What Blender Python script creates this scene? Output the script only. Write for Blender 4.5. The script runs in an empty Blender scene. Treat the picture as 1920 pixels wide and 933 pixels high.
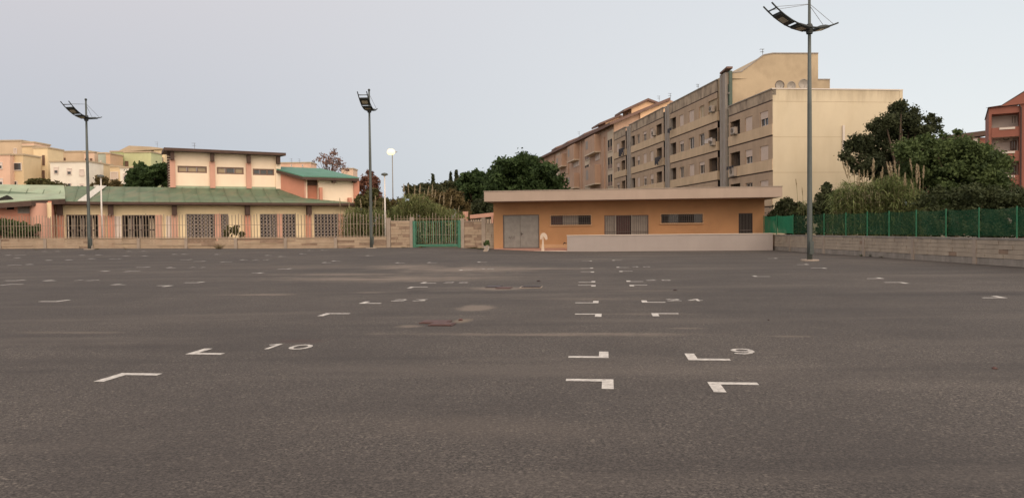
import bpy, math, random
import numpy as np
from mathutils import Vector, Matrix, noise
random.seed(7); rng = np.random.default_rng(7)
R = math.radians
scn = bpy.context.scene
COL = scn.collection

# ---------------------------------------------------------------- camera
EYE = 1.6
FPX = 1440.0                                    # focal length in photo pixels (photo is 1920 x 933)
PITCH = math.atan(35.5 / FPX); ROLL = 0.011
camd = bpy.data.cameras.new('camera'); camd.sensor_width = 36; camd.lens = 27
camd.clip_end = 5000; camd.clip_start = 0.05
cam = bpy.data.objects.new('camera', camd); COL.objects.link(cam)
CM = Matrix.Rotation(math.pi/2 - PITCH, 3, 'X') @ Matrix.Rotation(-ROLL, 3, 'Z')
cam.matrix_world = Matrix.Translation((0, 0, EYE)) @ CM.to_4x4()
scn.camera = cam

# ---------------------------------------------------------------- world, sun, exposure
SUN_AZ = R(160)      # the afterglow lies behind the camera, a little to its right (degrees from +Y towards +X)
SUN_EL = R(38)
w = bpy.data.worlds.new('World'); scn.world = w; w.use_nodes = True
nt = w.node_tree; nt.nodes.clear()
def N(t, ty, **k):
    n = t.nodes.new(ty)
    for a, b in k.items():
        if a.startswith('i_'):
            key = a[2:]; key = int(key) if key.isdigit() else key
            n.inputs[key].default_value = b
        else: setattr(n, a, b)
    return n
wo = N(nt, 'ShaderNodeOutputWorld'); bg = N(nt, 'ShaderNodeBackground')
sky = N(nt, 'ShaderNodeTexSky', sky_type='NISHITA', sun_disc=False, sun_elevation=SUN_EL,
        sun_rotation=SUN_AZ - 0.0, air_density=1.0, dust_density=2.0, ozone_density=1.6)
# thin high haze of dusk: a pale veil over the clear-sky colours, one smooth gradient with height and azimuth
tc = N(nt, 'ShaderNodeTexCoord'); sep = N(nt, 'ShaderNodeSeparateXYZ')
nt.links.new(tc.outputs['Generated'], sep.inputs[0])
ramp = N(nt, 'ShaderNodeValToRGB')
e = ramp.color_ramp.elements
e[0].position = 0.0; e[0].color = (4.5, 5.1, 6.0, 1)
e[1].position = 0.32; e[1].color = (7.2, 6.8, 6.95, 1)
el = ramp.color_ramp.elements.new(0.13); el.color = (5.8, 5.9, 6.35, 1)
nt.links.new(sep.outputs['Z'], ramp.inputs[0])
mr = N(nt, 'ShaderNodeMapRange', i_1=-0.62, i_2=0.62, i_3=0.0, i_4=1.0); mr.interpolation_type = 'SMOOTHSTEP'
nt.links.new(sep.outputs['X'], mr.inputs[0])
ramp2 = N(nt, 'ShaderNodeValToRGB'); e = ramp2.color_ramp.elements
e[0].position = 0.0; e[0].color = (9.2, 9.5, 9.4, 1)
e[1].position = 0.32; e[1].color = (7.9, 8.3, 8.6, 1)
nt.links.new(sep.outputs['Z'], ramp2.inputs[0])
mx = N(nt, 'ShaderNodeMix', data_type='RGBA')
nt.links.new(mr.outputs[0], mx.inputs[0]); nt.links.new(ramp.outputs[0], mx.inputs[6]); nt.links.new(ramp2.outputs[0], mx.inputs[7])
mx2 = N(nt, 'ShaderNodeMix', data_type='RGBA', i_0=0.90)
nt.links.new(sky.outputs[0], mx2.inputs[6]); nt.links.new(mx.outputs[2], mx2.inputs[7])
# the western sky behind the camera, where the sun has just gone, is brighter and warmer
dotn = N(nt, 'ShaderNodeVectorMath', operation='DOT_PRODUCT'); dotn.inputs[1].default_value = (math.sin(SUN_AZ)*.94, math.cos(SUN_AZ)*.94, .34)
nt.links.new(tc.outputs['Generated'], dotn.inputs[0])
gr_ = N(nt, 'ShaderNodeMapRange', i_1=-0.35, i_2=1.0, i_3=0.0, i_4=1.0); gr_.interpolation_type = 'SMOOTHSTEP'
nt.links.new(dotn.outputs['Value'], gr_.inputs[0])
glw = N(nt, 'ShaderNodeMix', data_type='RGBA', blend_type='ADD'); glw.inputs[7].default_value = (11.5, 8.6, 6.0, 1)
nt.links.new(gr_.outputs[0], glw.inputs[0]); nt.links.new(mx2.outputs[2], glw.inputs[6])
nt.links.new(glw.outputs[2], bg.inputs[0]); bg.inputs[1].default_value = 0.1
nt.links.new(bg.outputs[0], wo.inputs[0])
sund = bpy.data.lights.new('sun', 'SUN'); sund.energy = 1.05; sund.angle = R(55); sund.color = (1.0, 0.76, 0.56)
sun = bpy.data.objects.new('sun', sund); COL.objects.link(sun)
sdir = Vector((math.sin(SUN_AZ)*math.cos(SUN_EL), math.cos(SUN_AZ)*math.cos(SUN_EL), math.sin(SUN_EL)))
sun.rotation_euler = sdir.to_track_quat('Z', 'Y').to_euler()
sun.location = (0, -20, 30)
scn.view_settings.view_transform = 'Standard'; scn.view_settings.look = 'None'
scn.view_settings.exposure = 0.0; scn.view_settings.gamma = 1.0

# ---------------------------------------------------------------- measuring helpers
def ray(px, py):
    return CM @ Vector(((px-960)/FPX, -(py-466.5)/FPX, -1.0))
def at(px, py, Y):
    d = ray(px, py); t = Y/d.y
    return Vector((d.x*t, Y, EYE + d.z*t))
def sst(a, b, x):
    t = min(1, max(0, (x-a)/(b-a))); return t*t*(3-2*t)
def gz(x, y):                                   # the lot rises gently towards its far left side
    return 0.33*sst(30, 60, y)*sst(6, -8, x) + 0.17*sst(-14, -42, x)*sst(35, 62, y)
def ground(px, py, dz=0.0):
    d = ray(px, py); Y = EYE*FPX/max(8, py-431)
    t = 1.0/d.y
    lo = 2.0; z0 = None
    y = lo
    while y < 200:
        x = d.x*t*y; z = EYE + d.z*t*y
        if z <= gz(x, y): break
        y += 0.25
    a, b = y-0.25, y
    for _ in range(20):
        m = (a+b)/2; x = d.x*t*m
        if EYE + d.z*t*m <= gz(x, m): b = m
        else: a = m
    return Vector((d.x*t*b, b, gz(d.x*t*b, b)+dz))
class Frame:
    """local frame of a facade: x along it (to the right), y into the building, z up from z0"""
    def __init__(s, ox, oy, ang, z0=0.0):
        s.o = Vector((ox, oy)); s.a = ang; s.z0 = z0
        s.u = Vector((math.cos(ang), math.sin(ang))); s.n = Vector((-math.sin(ang), math.cos(ang)))
    def hit(s, px, py, off=0.0):
        d = ray(px, py); dn = d.x*s.n.x + d.y*s.n.y
        t = (s.o.x*s.n.x + s.o.y*s.n.y + off)/dn
        P = Vector((d.x*t, d.y*t))
        return ((P - s.o).dot(s.u), EYE + d.z*t - s.z0)
    def X(s, px, off=0.0, py=350): return s.hit(px, py, off)[0]
    def Z(s, px, py, off=0.0): return s.hit(px, py, off)[1]

# ---------------------------------------------------------------- materials
MATS = {}
def mat(name, col, rough=0.85, var=0.12, scale=1.5, bump=0.0, bscale=30, metal=0.0, streak=0.0, scol=(0.06, 0.055, 0.05), fine=0.0, spec=None, stz=(3.0, 3.0, 0.35), drip=None):
    if name in MATS: return MATS[name]
    m = bpy.data.materials.new(name); m.use_nodes = True; t = m.node_tree
    b = t.nodes['Principled BSDF']; b.inputs['Roughness'].default_value = rough; b.inputs['Metallic'].default_value = metal
    if spec is not None: b.inputs['Specular IOR Level'].default_value = spec
    g = N(t, 'ShaderNodeNewGeometry')
    n1 = N(t, 'ShaderNodeTexNoise', i_Scale=scale, i_Detail=6.0, i_Roughness=0.6)
    t.links.new(g.outputs['Position'], n1.inputs['Vector'])
    mr_ = N(t, 'ShaderNodeMapRange', i_1=0.3, i_2=0.7, i_3=1-var, i_4=1+var)
    t.links.new(n1.outputs['Fac'], mr_.inputs[0])
    mul = N(t, 'ShaderNodeVectorMath', operation='SCALE'); mul.inputs[0].default_value = col[:3]
    t.links.new(mr_.outputs[0], mul.inputs['Scale'])
    out = mul.outputs[0]
    if streak > 0:
        mp = N(t, 'ShaderNodeMapping'); mp.inputs['Scale'].default_value = stz
        n2 = N(t, 'ShaderNodeTexNoise', i_Scale=1.0, i_Detail=5.0, i_Roughness=0.65)
        t.links.new(g.outputs['Position'], mp.inputs[0]); t.links.new(mp.outputs[0], n2.inputs['Vector'])
        r2 = N(t, 'ShaderNodeMapRange', i_1=0.45, i_2=0.75, i_3=0.0, i_4=streak)
        t.links.new(n2.outputs['Fac'], r2.inputs[0])
        mxx = N(t, 'ShaderNodeMix', data_type='RGBA'); mxx.inputs[7].default_value = (*scol, 1)
        t.links.new(r2.outputs[0], mxx.inputs[0]); t.links.new(out, mxx.inputs[6]); out = mxx.outputs[2]
    if drip:                                     # rain-washed soot running down from the top edge
        za, zb, dcol, amt = drip
        sz_ = N(t, 'ShaderNodeSeparateXYZ'); t.links.new(g.outputs['Position'], sz_.inputs[0])
        mp = N(t, 'ShaderNodeMapping'); mp.inputs['Scale'].default_value = (1.6, 1.6, 0.25)
        n4 = N(t, 'ShaderNodeTexNoise', i_Scale=1.0, i_Detail=6.0, i_Roughness=0.7)
        t.links.new(g.outputs['Position'], mp.inputs[0]); t.links.new(mp.outputs[0], n4.inputs['Vector'])
        ad = N(t, 'ShaderNodeMath', operation='MULTIPLY_ADD'); ad.inputs[1].default_value = (zb-za)*3.2; t.links.new(n4.outputs['Fac'], ad.inputs[0]); t.links.new(sz_.outputs['Z'], ad.inputs[2])
        r4 = N(t, 'ShaderNodeMapRange', i_1=za+(zb-za)*1.6, i_2=zb+(zb-za)*1.9, i_3=0.0, i_4=amt); t.links.new(ad.outputs[0], r4.inputs[0])
        m4 = N(t, 'ShaderNodeMix', data_type='RGBA'); m4.inputs[7].default_value = (*dcol, 1)
        t.links.new(r4.outputs[0], m4.inputs[0]); t.links.new(out, m4.inputs[6]); out = m4.outputs[2]
    t.links.new(out, b.inputs['Base Color'])
    if bump > 0:
        n3 = N(t, 'ShaderNodeTexNoise', i_Scale=bscale, i_Detail=4.0)
        t.links.new(g.outputs['Position'], n3.inputs['Vector'])
        bp = N(t, 'ShaderNodeBump', i_Strength=bump, i_Distance=0.02)
        t.links.new(n3.outputs['Fac'], bp.inputs['Height']); t.links.new(bp.outputs[0], b.inputs['Normal'])
    MATS[name] = m; return m
def leafmat(name, c1, c2, trans=0.25):
    m = bpy.data.materials.new(name); m.use_nodes = True; t = m.node_tree
    b = t.nodes['Principled BSDF']; b.inputs['Roughness'].default_value = 0.7; b.inputs['Specular IOR Level'].default_value = 0.15
    a = N(t, 'ShaderNodeAttribute', attribute_name='tint')
    mxx = N(t, 'ShaderNodeMix', data_type='RGBA'); mxx.inputs[6].default_value = (*c1, 1); mxx.inputs[7].default_value = (*c2, 1)
    t.links.new(a.outputs['Fac'], mxx.inputs[0]); t.links.new(mxx.outputs[2], b.inputs['Base Color'])
    tr = N(t, 'ShaderNodeBsdfTranslucent'); t.links.new(mxx.outputs[2], tr.inputs[0])
    ms = N(t, 'ShaderNodeMixShader', i_0=trans); o = t.nodes['Material Output']
    t.links.new(b.outputs[0], ms.inputs[1]); t.links.new(tr.outputs[0], ms.inputs[2]); t.links.new(ms.outputs[0], o.inputs[0])
    return m
def glow(name, col, s):
    m = bpy.data.materials.new(name); m.use_nodes = True; t = m.node_tree
    b = t.nodes['Principled BSDF']; b.inputs['Base Color'].default_value = (*col, 1)
    b.inputs['Emission Color'].default_value = (*col, 1); b.inputs['Emission Strength'].default_value = s
    return m

def make_asphalt():
    m = bpy.data.materials.new('asphalt'); m.use_nodes = True; t = m.node_tree
    b = t.nodes['Principled BSDF']; b.inputs['Roughness'].default_value = 0.88; b.inputs['Specular IOR Level'].default_value = 0.3
    g = N(t, 'ShaderNodeNewGeometry'); L = t.links.new
    def noi(scale, det=4.0, rough=0.6, mapping=None):
        n = N(t, 'ShaderNodeTexNoise', i_Scale=scale, i_Detail=det, i_Roughness=rough)
        if mapping:
            mp = N(t, 'ShaderNodeMapping'); mp.inputs['Scale'].default_value = mapping[0]; mp.inputs['Rotation'].default_value = (0, 0, mapping[1])
            mp.inputs['Location'].default_value = mapping[2]
            L(g.outputs['Position'], mp.inputs[0]); L(mp.outputs[0], n.inputs['Vector'])
        else: L(g.outputs['Position'], n.inputs['Vector'])
        return n.outputs['Fac']
    def rng_(x, a, b_, c, d):
        r_ = N(t, 'ShaderNodeMapRange', i_1=a, i_2=b_, i_3=c, i_4=d); L(x, r_.inputs[0]); return r_.outputs[0]
    def mixc(f, A, B):
        mm = N(t, 'ShaderNodeMix', data_type='RGBA')
        L(f, mm.inputs[0])
        for k, v in ((6, A), (7, B)):
            if isinstance(v, tuple): mm.inputs[k].default_value = (*v, 1)
            else: L(v, mm.inputs[k])
        return mm.outputs[2]
    def math_(op, a, b_):
        mm = N(t, 'ShaderNodeMath', operation=op)
        for k, v in ((0, a), (1, b_)):
            if isinstance(v, (int, float)): mm.inputs[k].default_value = v
            else: L(v, mm.inputs[k])
        return mm.outputs[0]
    # aggregate: little light and dark stones
    vo = N(t, 'ShaderNodeTexVoronoi', i_Scale=95.0); L(g.outputs['Position'], vo.inputs['Vector'])
    sp = N(t, 'ShaderNodeSeparateColor'); L(vo.outputs['Color'], sp.inputs[0])
    vo2 = N(t, 'ShaderNodeTexVoronoi', i_Scale=48.0); L(g.outputs['Position'], vo2.inputs['Vector'])
    sp2 = N(t, 'ShaderNodeSeparateColor'); L(vo2.outputs['Color'], sp2.inputs[0])
    base = mixc(rng_(sp.outputs[0], 0.0, 1.0, 0.0, 1.0), (0.024, 0.021, 0.0195), (0.135, 0.118, 0.106))
    st = rng_(sp2.outputs[0], 0.88, 1.0, 0.0, 0.5)
    base = mixc(st, base, (0.30, 0.26, 0.22))
    pit = noi(34.0, 3.0, 0.75)
    base = mixc(rng_(pit, 0.52, 0.66, 0.0, 0.75), base, (0.016, 0.014, 0.013))
    base = mixc(rng_(pit, 0.46, 0.34, 0.0, 0.55), base, (0.19, 0.165, 0.145))
    pat = noi(0.55, 5.0, 0.62)
    base = mixc(rng_(pat, 0.42, 0.60, 0.0, 0.36), base, (0.050, 0.043, 0.040))
    # broad wear, streaks laid along the lot's rows, dusty film
    big = noi(0.16, 5.0, 0.55, ((1, 1, 1), 0, (3, 0, 0)))
    base = mixc(rng_(big, 0.38, 0.62, 0.0, 0.42), base, (0.042, 0.038, 0.037))
    s1 = noi(1.0, 6.0, 0.6, ((0.10, 0.55, 1), R(7), (0, 2, 0)))
    base = mixc(rng_(s1, 0.53, 0.68, 0.0, 0.42), base, (0.130, 0.112, 0.098))
    s2 = noi(1.0, 5.0, 0.6, ((0.07, 0.8, 1), R(6), (11, 5, 0)))
    base = mixc(rng_(s2, 0.53, 0.68, 0.0, 0.42), base, (0.036, 0.032, 0.031))
    s3 = noi(3.0, 6.0, 0.7)
    # stains and sand patches of their own shape
    wob = noi(0.9, 5.0, 0.7)
    def ell(px, py, rx, ry, ang=0.0, soft=0.35):
        c = ground(px, py)
        mp = N(t, 'ShaderNodeMapping', vector_type='TEXTURE'); mp.inputs['Location'].default_value = (c.x, c.y, c.z)
        mp.inputs['Rotation'].default_value = (0, 0, ang); mp.inputs['Scale'].default_value = (rx, ry, 50)
        L(g.outputs['Position'], mp.inputs[0])
        ln = N(t, 'ShaderNodeVectorMath', operation='LENGTH'); L(mp.outputs[0], ln.inputs[0])
        d = math_('ADD', ln.outputs['Value'], math_('MULTIPLY', math_('SUBTRACT', wob, 0.5), 1.6))
        d = math_('ADD', d, math_('MULTIPLY', math_('SUBTRACT', s3, 0.5), 0.8))
        return rng_(d, 1.0, 1.0-soft*1.6, 0.0, 1.0)
    sand = (0.225, 0.185, 0.152); dark = (0.035, 0.030, 0.029)
    for (px, py, rx, ry, f, c, sf) in [
        (820, 520, 5.5, 3.0, 0.38, sand, 0.9), (560, 500, 5.0, 2.0, 0.32, sand, 0.8), (470, 552, 1.4, .35, .35, sand, .6), (1100, 560, 2.2, .4, .3, sand, .7), (1230, 545, 2.0, .5, .3, sand, .7), (1170, 480, 2.2, .5, .4, sand, .7), (1590, 481, 2.6, .5, .35, sand, .7), (60, 640, 1.5, .3, .3, dark, .9), (1700, 620, 3.0, 2.5, 0.35, dark, 0.9), (1500, 860, 2.0, 1.0, 0.35, dark, 0.9), (300, 860, 1.6, 0.8, 0.25, dark, 0.9), (900, 800, 2.0, 0.5, 0.2, sand, 0.9), (1650, 560, 6, 3, 0.3, dark, 0.9),
        (892, 577, 0.42, 0.85, 0.55, sand, 0.3), (880, 505, 3.6, 3.2, 0.7, sand, 0.6), (700, 523, 4.6, 1.6, 0.65, sand, 0.6),
        (760, 500, 2.0, 2.4, 0.50, sand, 0.5), (1010, 504, 3.0, 1.2, 0.4, sand, 0.5), (640, 514, 3.2, 1.0, 0.45, sand, 0.5),
        (1000, 627, 2.9, 0.20, 0.6, sand, 0.7), (1150, 625, 1.8, 0.16, 0.5, sand, 0.7), (770, 611, 0.3, 0.25, 0.5, sand, 0.4), (866, 601, 0.22, 0.35, 0.6, (0.24, 0.19, 0.14), 0.4),
        (935, 541, 0.9, 0.7, 0.6, sand, 0.4), (1210, 588, 1.6, 0.25, 0.25, sand, 0.6), (1280, 615, 0.45, 0.14, 0.4, sand, 0.6),
        (240, 650, 2.4, 0.55, 0.60, dark, 0.8), (560, 639, 0.5, 0.28, 0.55, (0.055, 0.030, 0.027), 0.5), (1030, 506, 1.8, 0.5, 0.6, dark, 0.5),
        (780, 546, 0.4, 0.45, 0.6, dark, 0.4), (700, 521, 0.9, 0.4, 0.6, dark, 0.4), (690, 548, 0.5, 0.3, 0.3, sand, 0.4),
        (130, 623, 1.2, 0.2, 0.3, sand, 0.5), (1870, 551, 0.9, 0.5, 0.6, dark, 0.4), (1680, 478, 5.0, 2.6, 0.3, dark, 0.8),
        (500, 552, 1.0, 0.4, 0.35, sand, 0.5), (1480, 630, 0.5, 0.12, 0.35, sand, 0.5)]:
        k = math_('MULTIPLY', ell(px, py, rx, ry, R(-7), sf), f)
        base = mixc(k, base, c)
    L(base, b.inputs['Base Color'])
    n3 = noi(70.0, 3.0)
    bp = N(t, 'ShaderNodeBump', i_Strength=0.6, i_Distance=0.006); L(sp.outputs[1], bp.inputs['Height'])
    bp2 = N(t, 'ShaderNodeBump', i_Strength=0.35, i_Distance=0.02); L(s3, bp2.inputs['Height']); L(bp.outputs[0], bp2.inputs['Normal'])
    L(bp2.outputs[0], b.inputs['Normal'])
    return m

def make_mesh_cloth(name, col, alpha):
    m = bpy.data.materials.new(name); m.use_nodes = True; t = m.node_tree
    b = t.nodes['Principled BSDF']; b.inputs['Base Color'].default_value = (*col, 1); b.inputs['Roughness'].default_value = 0.8
    g = N(t, 'ShaderNodeNewGeometry'); n1 = N(t, 'ShaderNodeTexNoise', i_Scale=1.3, i_Detail=5.0)
    t.links.new(g.outputs['Position'], n1.inputs['Vector'])
    r_ = N(t, 'ShaderNodeMapRange', i_1=0.3, i_2=0.7, i_3=alpha-0.12, i_4=alpha+0.12); t.links.new(n1.outputs['Fac'], r_.inputs[0])
    tl = N(t, 'ShaderNodeBsdfTranslucent', i_Color=(*col, 1)); ms0 = N(t, 'ShaderNodeMixShader', i_0=0.3)
    t.links.new(b.outputs[0], ms0.inputs[1]); t.links.new(tl.outputs[0], ms0.inputs[2])
    tr = N(t, 'ShaderNodeBsdfTransparent'); ms = N(t, 'ShaderNodeMixShader')
    t.links.new(r_.outputs[0], ms.inputs[0]); t.links.new(tr.outputs[0], ms.inputs[1]); t.links.new(ms0.outputs[0], ms.inputs[2])
    t.links.new(ms.outputs[0], t.nodes['Material Output'].inputs[0])
    return m

M = dict(
    asphalt=make_asphalt(),
    earth=mat('earth', (0.10, 0.085, 0.05), 0.95, 0.35, 0.6, 0.5, 6),
    paint=mat('road_paint', (0.52, 0.50, 0.47), 0.8, 0.2, 14, streak=0.85, scol=(0.16, 0.14, 0.13), stz=(16, 16, 16)),
    paint_far=mat('worn_road_paint', (0.42, 0.40, 0.38), 0.8, 0.25, 9, streak=0.6, scol=(0.14, 0.12, 0.11), stz=(9, 9, 9)),
    rust=mat('rusty_iron', (0.075, 0.035, 0.030), 0.7, 0.3, 12), iron=mat('dark_iron', (0.035, 0.022, 0.022), 0.6, 0.3, 12),
    orange=mat('orange_render', (0.42, 0.23, 0.11), 0.9, 0.08, 0.5, 0.3, 40, streak=0.22, scol=(0.22, 0.12, 0.07), stz=(0.8, 0.8, 0.5)),
    base_cream=mat('pale_skirting', (0.48, 0.30, 0.17), 0.9, 0.08, 2),
    fascia=mat('roof_slab_concrete', (0.38, 0.30, 0.245), 0.9, 0.05, 0.8, 0.15, 30, streak=0.12, scol=(0.2, 0.17, 0.15)),
    ramp=mat('white_render', (0.34, 0.30, 0.28), 0.9, 0.05, 0.7, 0.2, 40, streak=0.12, scol=(0.25, 0.22, 0.2)),
    coping=mat('pale_coping', (0.60, 0.52, 0.45), 0.8, 0.06, 3),
    step=mat('pink_tile', (0.42, 0.24, 0.19), 0.7, 0.1, 4),
    galv=mat('galvanised_steel', (0.22, 0.208, 0.19), 0.55, 0.14, 3.0, metal=0.25, streak=0.25, scol=(0.16, 0.15, 0.14), stz=(5, 5, 2)),
    steel=mat('dull_steel_bar', (0.11, 0.09, 0.08), 0.5, 0.1, 5, metal=0.3),
    darkframe=mat('dark_brown_frame', (0.05, 0.03, 0.025), 0.6, 0.1, 5),
    brownframe=mat('brown_frame', (0.17, 0.10, 0.07), 0.6, 0.1, 5),
    redpane=mat('red_brown_shutter', (0.06, 0.022, 0.018), 0.6, 0.2, 5),
    greypane=mat('grey_shutter', (0.27, 0.235, 0.20), 0.6, 0.1, 3),
    dark=mat('dark_interior', (0.018, 0.016, 0.015), 0.9, 0.2, 2),
    pane=mat('window_glass', (0.045, 0.045, 0.045), 0.15, 0.2, 1.0, spec=0.6),
    paneyel=mat('sky_lit_glass', (0.30, 0.22, 0.12), 0.2, 0.2, 1.0, spec=0.6),  # warm sky reflection put into the pane colour
    cream=mat('cream_render', (0.80, 0.66, 0.43), 0.9, 0.05, 0.7, 0.15, 30, streak=0.08, scol=(0.4, 0.3, 0.2)),
    peach=mat('peach_render', (0.86, 0.72, 0.56), 0.9, 0.04, 0.7, 0.15, 30, streak=0.06, scol=(0.5, 0.35, 0.25)),
    salmon=mat('salmon_render', (0.56, 0.26, 0.18), 0.9, 0.07, 1.0, 0.15, 30),
    pink=mat('pink_render', (0.58, 0.33, 0.25), 0.9, 0.07, 1.0),
    groof=mat('weathered_green_roof', (0.105, 0.150, 0.092), 0.75, 0.22, 0.55, 0.3, 6, streak=0.65, scol=(0.215, 0.185, 0.12), stz=(1.2, 0.35, 0.5)),
    groof2=mat('pale_green_roof', (0.29, 0.36, 0.25), 0.75, 0.18, 0.8, 0.2, 6, streak=0.35, scol=(0.34, 0.27, 0.20), stz=(1.0, 0.4, 0.5)),
    teal=mat('teal_roof', (0.075, 0.20, 0.145), 0.6, 0.12, 0.8, streak=0.3, scol=(0.11, 0.17, 0.12)),
    fasc_d=mat('dark_timber_fascia', (0.078, 0.046, 0.035), 0.8, 0.2, 2),
    flash=mat('white_flashing', (0.52, 0.50, 0.45), 0.7, 0.15, 4),
    whitep=mat('white_board', (0.66, 0.58, 0.52), 0.8, 0.08, 2),
    lattice=mat('grey_grille', (0.33, 0.29, 0.28), 0.6, 0.1, 3),
    picket=mat('beige_painted_bar', (0.27, 0.215, 0.16), 0.7, 0.18, 3),
    block=mat('sand_concrete_block', (0.37, 0.288, 0.208), 0.95, 0.14, 1.2, 0.5, 18, streak=0.3, scol=(0.23, 0.14, 0.085), stz=(1.2, 1.2, 5.0)),
    block2=mat('brown_split_block', (0.25, 0.18, 0.13), 0.95, 0.2, 2.5, 0.6, 18),
    blockr=mat('taupe_concrete_block', (0.37, 0.312, 0.245), 0.95, 0.12, 1.2, 0.5, 18, streak=0.35, scol=(0.14, 0.115, 0.09), stz=(2.2, 2.2, 0.9)),
    concr=mat('pale_concrete', (0.33, 0.275, 0.225), 0.95, 0.12, 2.0, 0.3, 18, streak=0.3, scol=(0.15, 0.13, 0.11)),
    plinth=mat('grey_plinth', (0.27, 0.245, 0.215), 0.95, 0.2, 2.0, 0.4, 12, streak=0.5, scol=(0.10, 0.09, 0.08)),
    ggate=mat('green_gate_paint', (0.042, 0.165, 0.105), 0.5, 0.15, 4, streak=0.15, scol=(0.15, 0.13, 0.09)),
    ggreen=mat('pale_green_bar', (0.13, 0.27, 0.17), 0.5, 0.2, 4),
    gpost=mat('bright_green_post', (0.012, 0.13, 0.06), 0.5, 0.1, 4),
    gscreen=make_mesh_cloth('green_screen_cloth', (0.022, 0.22, 0.115), 0.92),
    gmesh=make_mesh_cloth('green_shade_net', (0.008, 0.062, 0.027), 0.56),
    apt=mat('beige_facade', (0.55, 0.42, 0.28), 0.9, 0.10, 0.5, 0.1, 20, streak=0.22, scol=(0.24, 0.17, 0.12), stz=(1.6, 1.6, 0.25)),
    aptband=mat('greyer_window_band', (0.41, 0.305, 0.215), 0.9, 0.10, 0.7, streak=0.25, scol=(0.17, 0.12, 0.09), stz=(1.6, 1.6, 0.3)),
    aptdirty=mat('soot_stained_parapet', (0.40, 0.32, 0.235), 0.9, 0.2, 0.9, streak=1.0, scol=(0.085, 0.065, 0.055), stz=(1.1, 1.1, 0.35)),
    aptend=mat('pale_yellow_end_wall', (0.59, 0.515, 0.375), 0.9, 0.07, 0.25, 0.1, 20, streak=0.30, scol=(0.47, 0.385, 0.25), stz=(1.0, 1.0, 0.3), drip=(12.2, 13.35, (0.30, 0.24, 0.16), .6)),
    aptpent=mat('tan_penthouse_wall', (0.44, 0.355, 0.24), 0.9, 0.10, 0.3, 0.1, 20, streak=0.6, scol=(0.24, 0.18, 0.12), stz=(0.5, 0.5, 0.35)),
    aptcol=mat('grey_concrete_column', (0.30, 0.27, 0.24), 0.9, 0.1, 1.0, streak=0.3, scol=(0.14, 0.12, 0.1)),
    loggia=mat('shaded_loggia_wall', (0.15, 0.115, 0.09), 0.9, 0.15, 2),  # shade of the deep recess put into the wall colour
    groove=mat('shadow_joint', (0.07, 0.045, 0.035), 0.9, 0.1, 2),
    aptgreen=mat('dark_green_glazing', (0.04, 0.07, 0.05), 0.4, 0.2, 3),
    shutter=mat('beige_roller_shutter', (0.56, 0.46, 0.39), 0.7, 0.06, 3), whitefr=mat('white_window_frame', (0.62, 0.56, 0.50), 0.6, 0.05, 3),
    brown=mat('brown_render', (0.46, 0.31, 0.22), 0.9, 0.10, 0.5, streak=0.25, scol=(0.22, 0.13, 0.09), stz=(1.5, 1.5, 0.25)),
    brownpale=mat('pale_stair_bay', (0.56, 0.47, 0.36), 0.9, 0.06, 0.6), rooft=mat('red_brown_tile', (0.17, 0.105, 0.085), 0.85, 0.2, 3),
    glowwall=mat('glow_lit_gable_wall', (0.74, 0.50, 0.31), 0.9, 0.06, 0.6),  # afterglow on the camera-facing walls put into the colour
    pole=mat('grey_green_lamp_pole', (0.085, 0.10, 0.095), 0.5, 0.12, 2.0, metal=0.3), poledk=mat('dark_lamp_frame', (0.022, 0.028, 0.027), 0.5, 0.1, 3),
    lens=mat('lamp_lens', (0.45, 0.42, 0.32), 0.25, 0.1, 3), whitepole=mat('white_pole', (0.68, 0.64, 0.60), 0.5, 0.05, 2),
    cable=mat('steel_cable', (0.12, 0.12, 0.12), 0.5, 0.05, 2),
    lamp=glow('lit_lamp_glass', (1.0, 0.76, 0.32), 2.2), dish=mat('satellite_dish', (0.33, 0.30, 0.26), 0.5, 0.1, 2), dishdk=mat('dark_dish_rim', (0.05, 0.03, 0.03), 0.5, 0.1, 2),
    acw=mat('air_conditioner_casing', (0.42, 0.36, 0.30), 0.6, 0.06, 3),
    redb=mat('brick_red_render', (0.27, 0.105, 0.075), 0.9, 0.08, 0.7), redw=mat('white_balcony_wall', (0.62, 0.55, 0.50), 0.9, 0.06, 0.7),
    bark=mat('bark', (0.09, 0.065, 0.045), 0.95, 0.3, 6, 0.5, 12), reedstem=mat('reed_stalk', (0.16, 0.15, 0.07), 0.8, 0.2, 4),
    board=mat('cream_board', (0.55, 0.45, 0.36), 0.8, 0.06, 3), pot=mat('white_plastic_pot', (0.6, 0.58, 0.55), 0.6, 0.05, 3),
    cloth=mat('dark_laundry', (0.035, 0.035, 0.045), 0.9, 0.3, 4), clothp=mat('pale_laundry', (0.55, 0.5, 0.47), 0.9, 0.1, 4),
)
for nm, c in dict(f_yel=(0.64, 0.50, 0.31), f_yel2=(0.74, 0.60, 0.38), f_or=(0.58, 0.45, 0.31), f_pink=(0.70, 0.47, 0.35), f_wht=(0.76, 0.72, 0.63),
                  f_grn=(0.44, 0.49, 0.25), f_grn2=(0.50, 0.53, 0.30), f_blu=(0.40, 0.45, 0.38), f_org=(0.55, 0.37, 0.24), f_tan=(0.46, 0.37, 0.26), f_ptan=(0.68, 0.5, 0.38)).items():
    M[nm] = mat('far_render_'+nm[2:], c, 0.9, 0.07, 0.4, streak=0.15, scol=(0.3, 0.22, 0.15), stz=(0.8, 0.8, 0.2))
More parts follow.
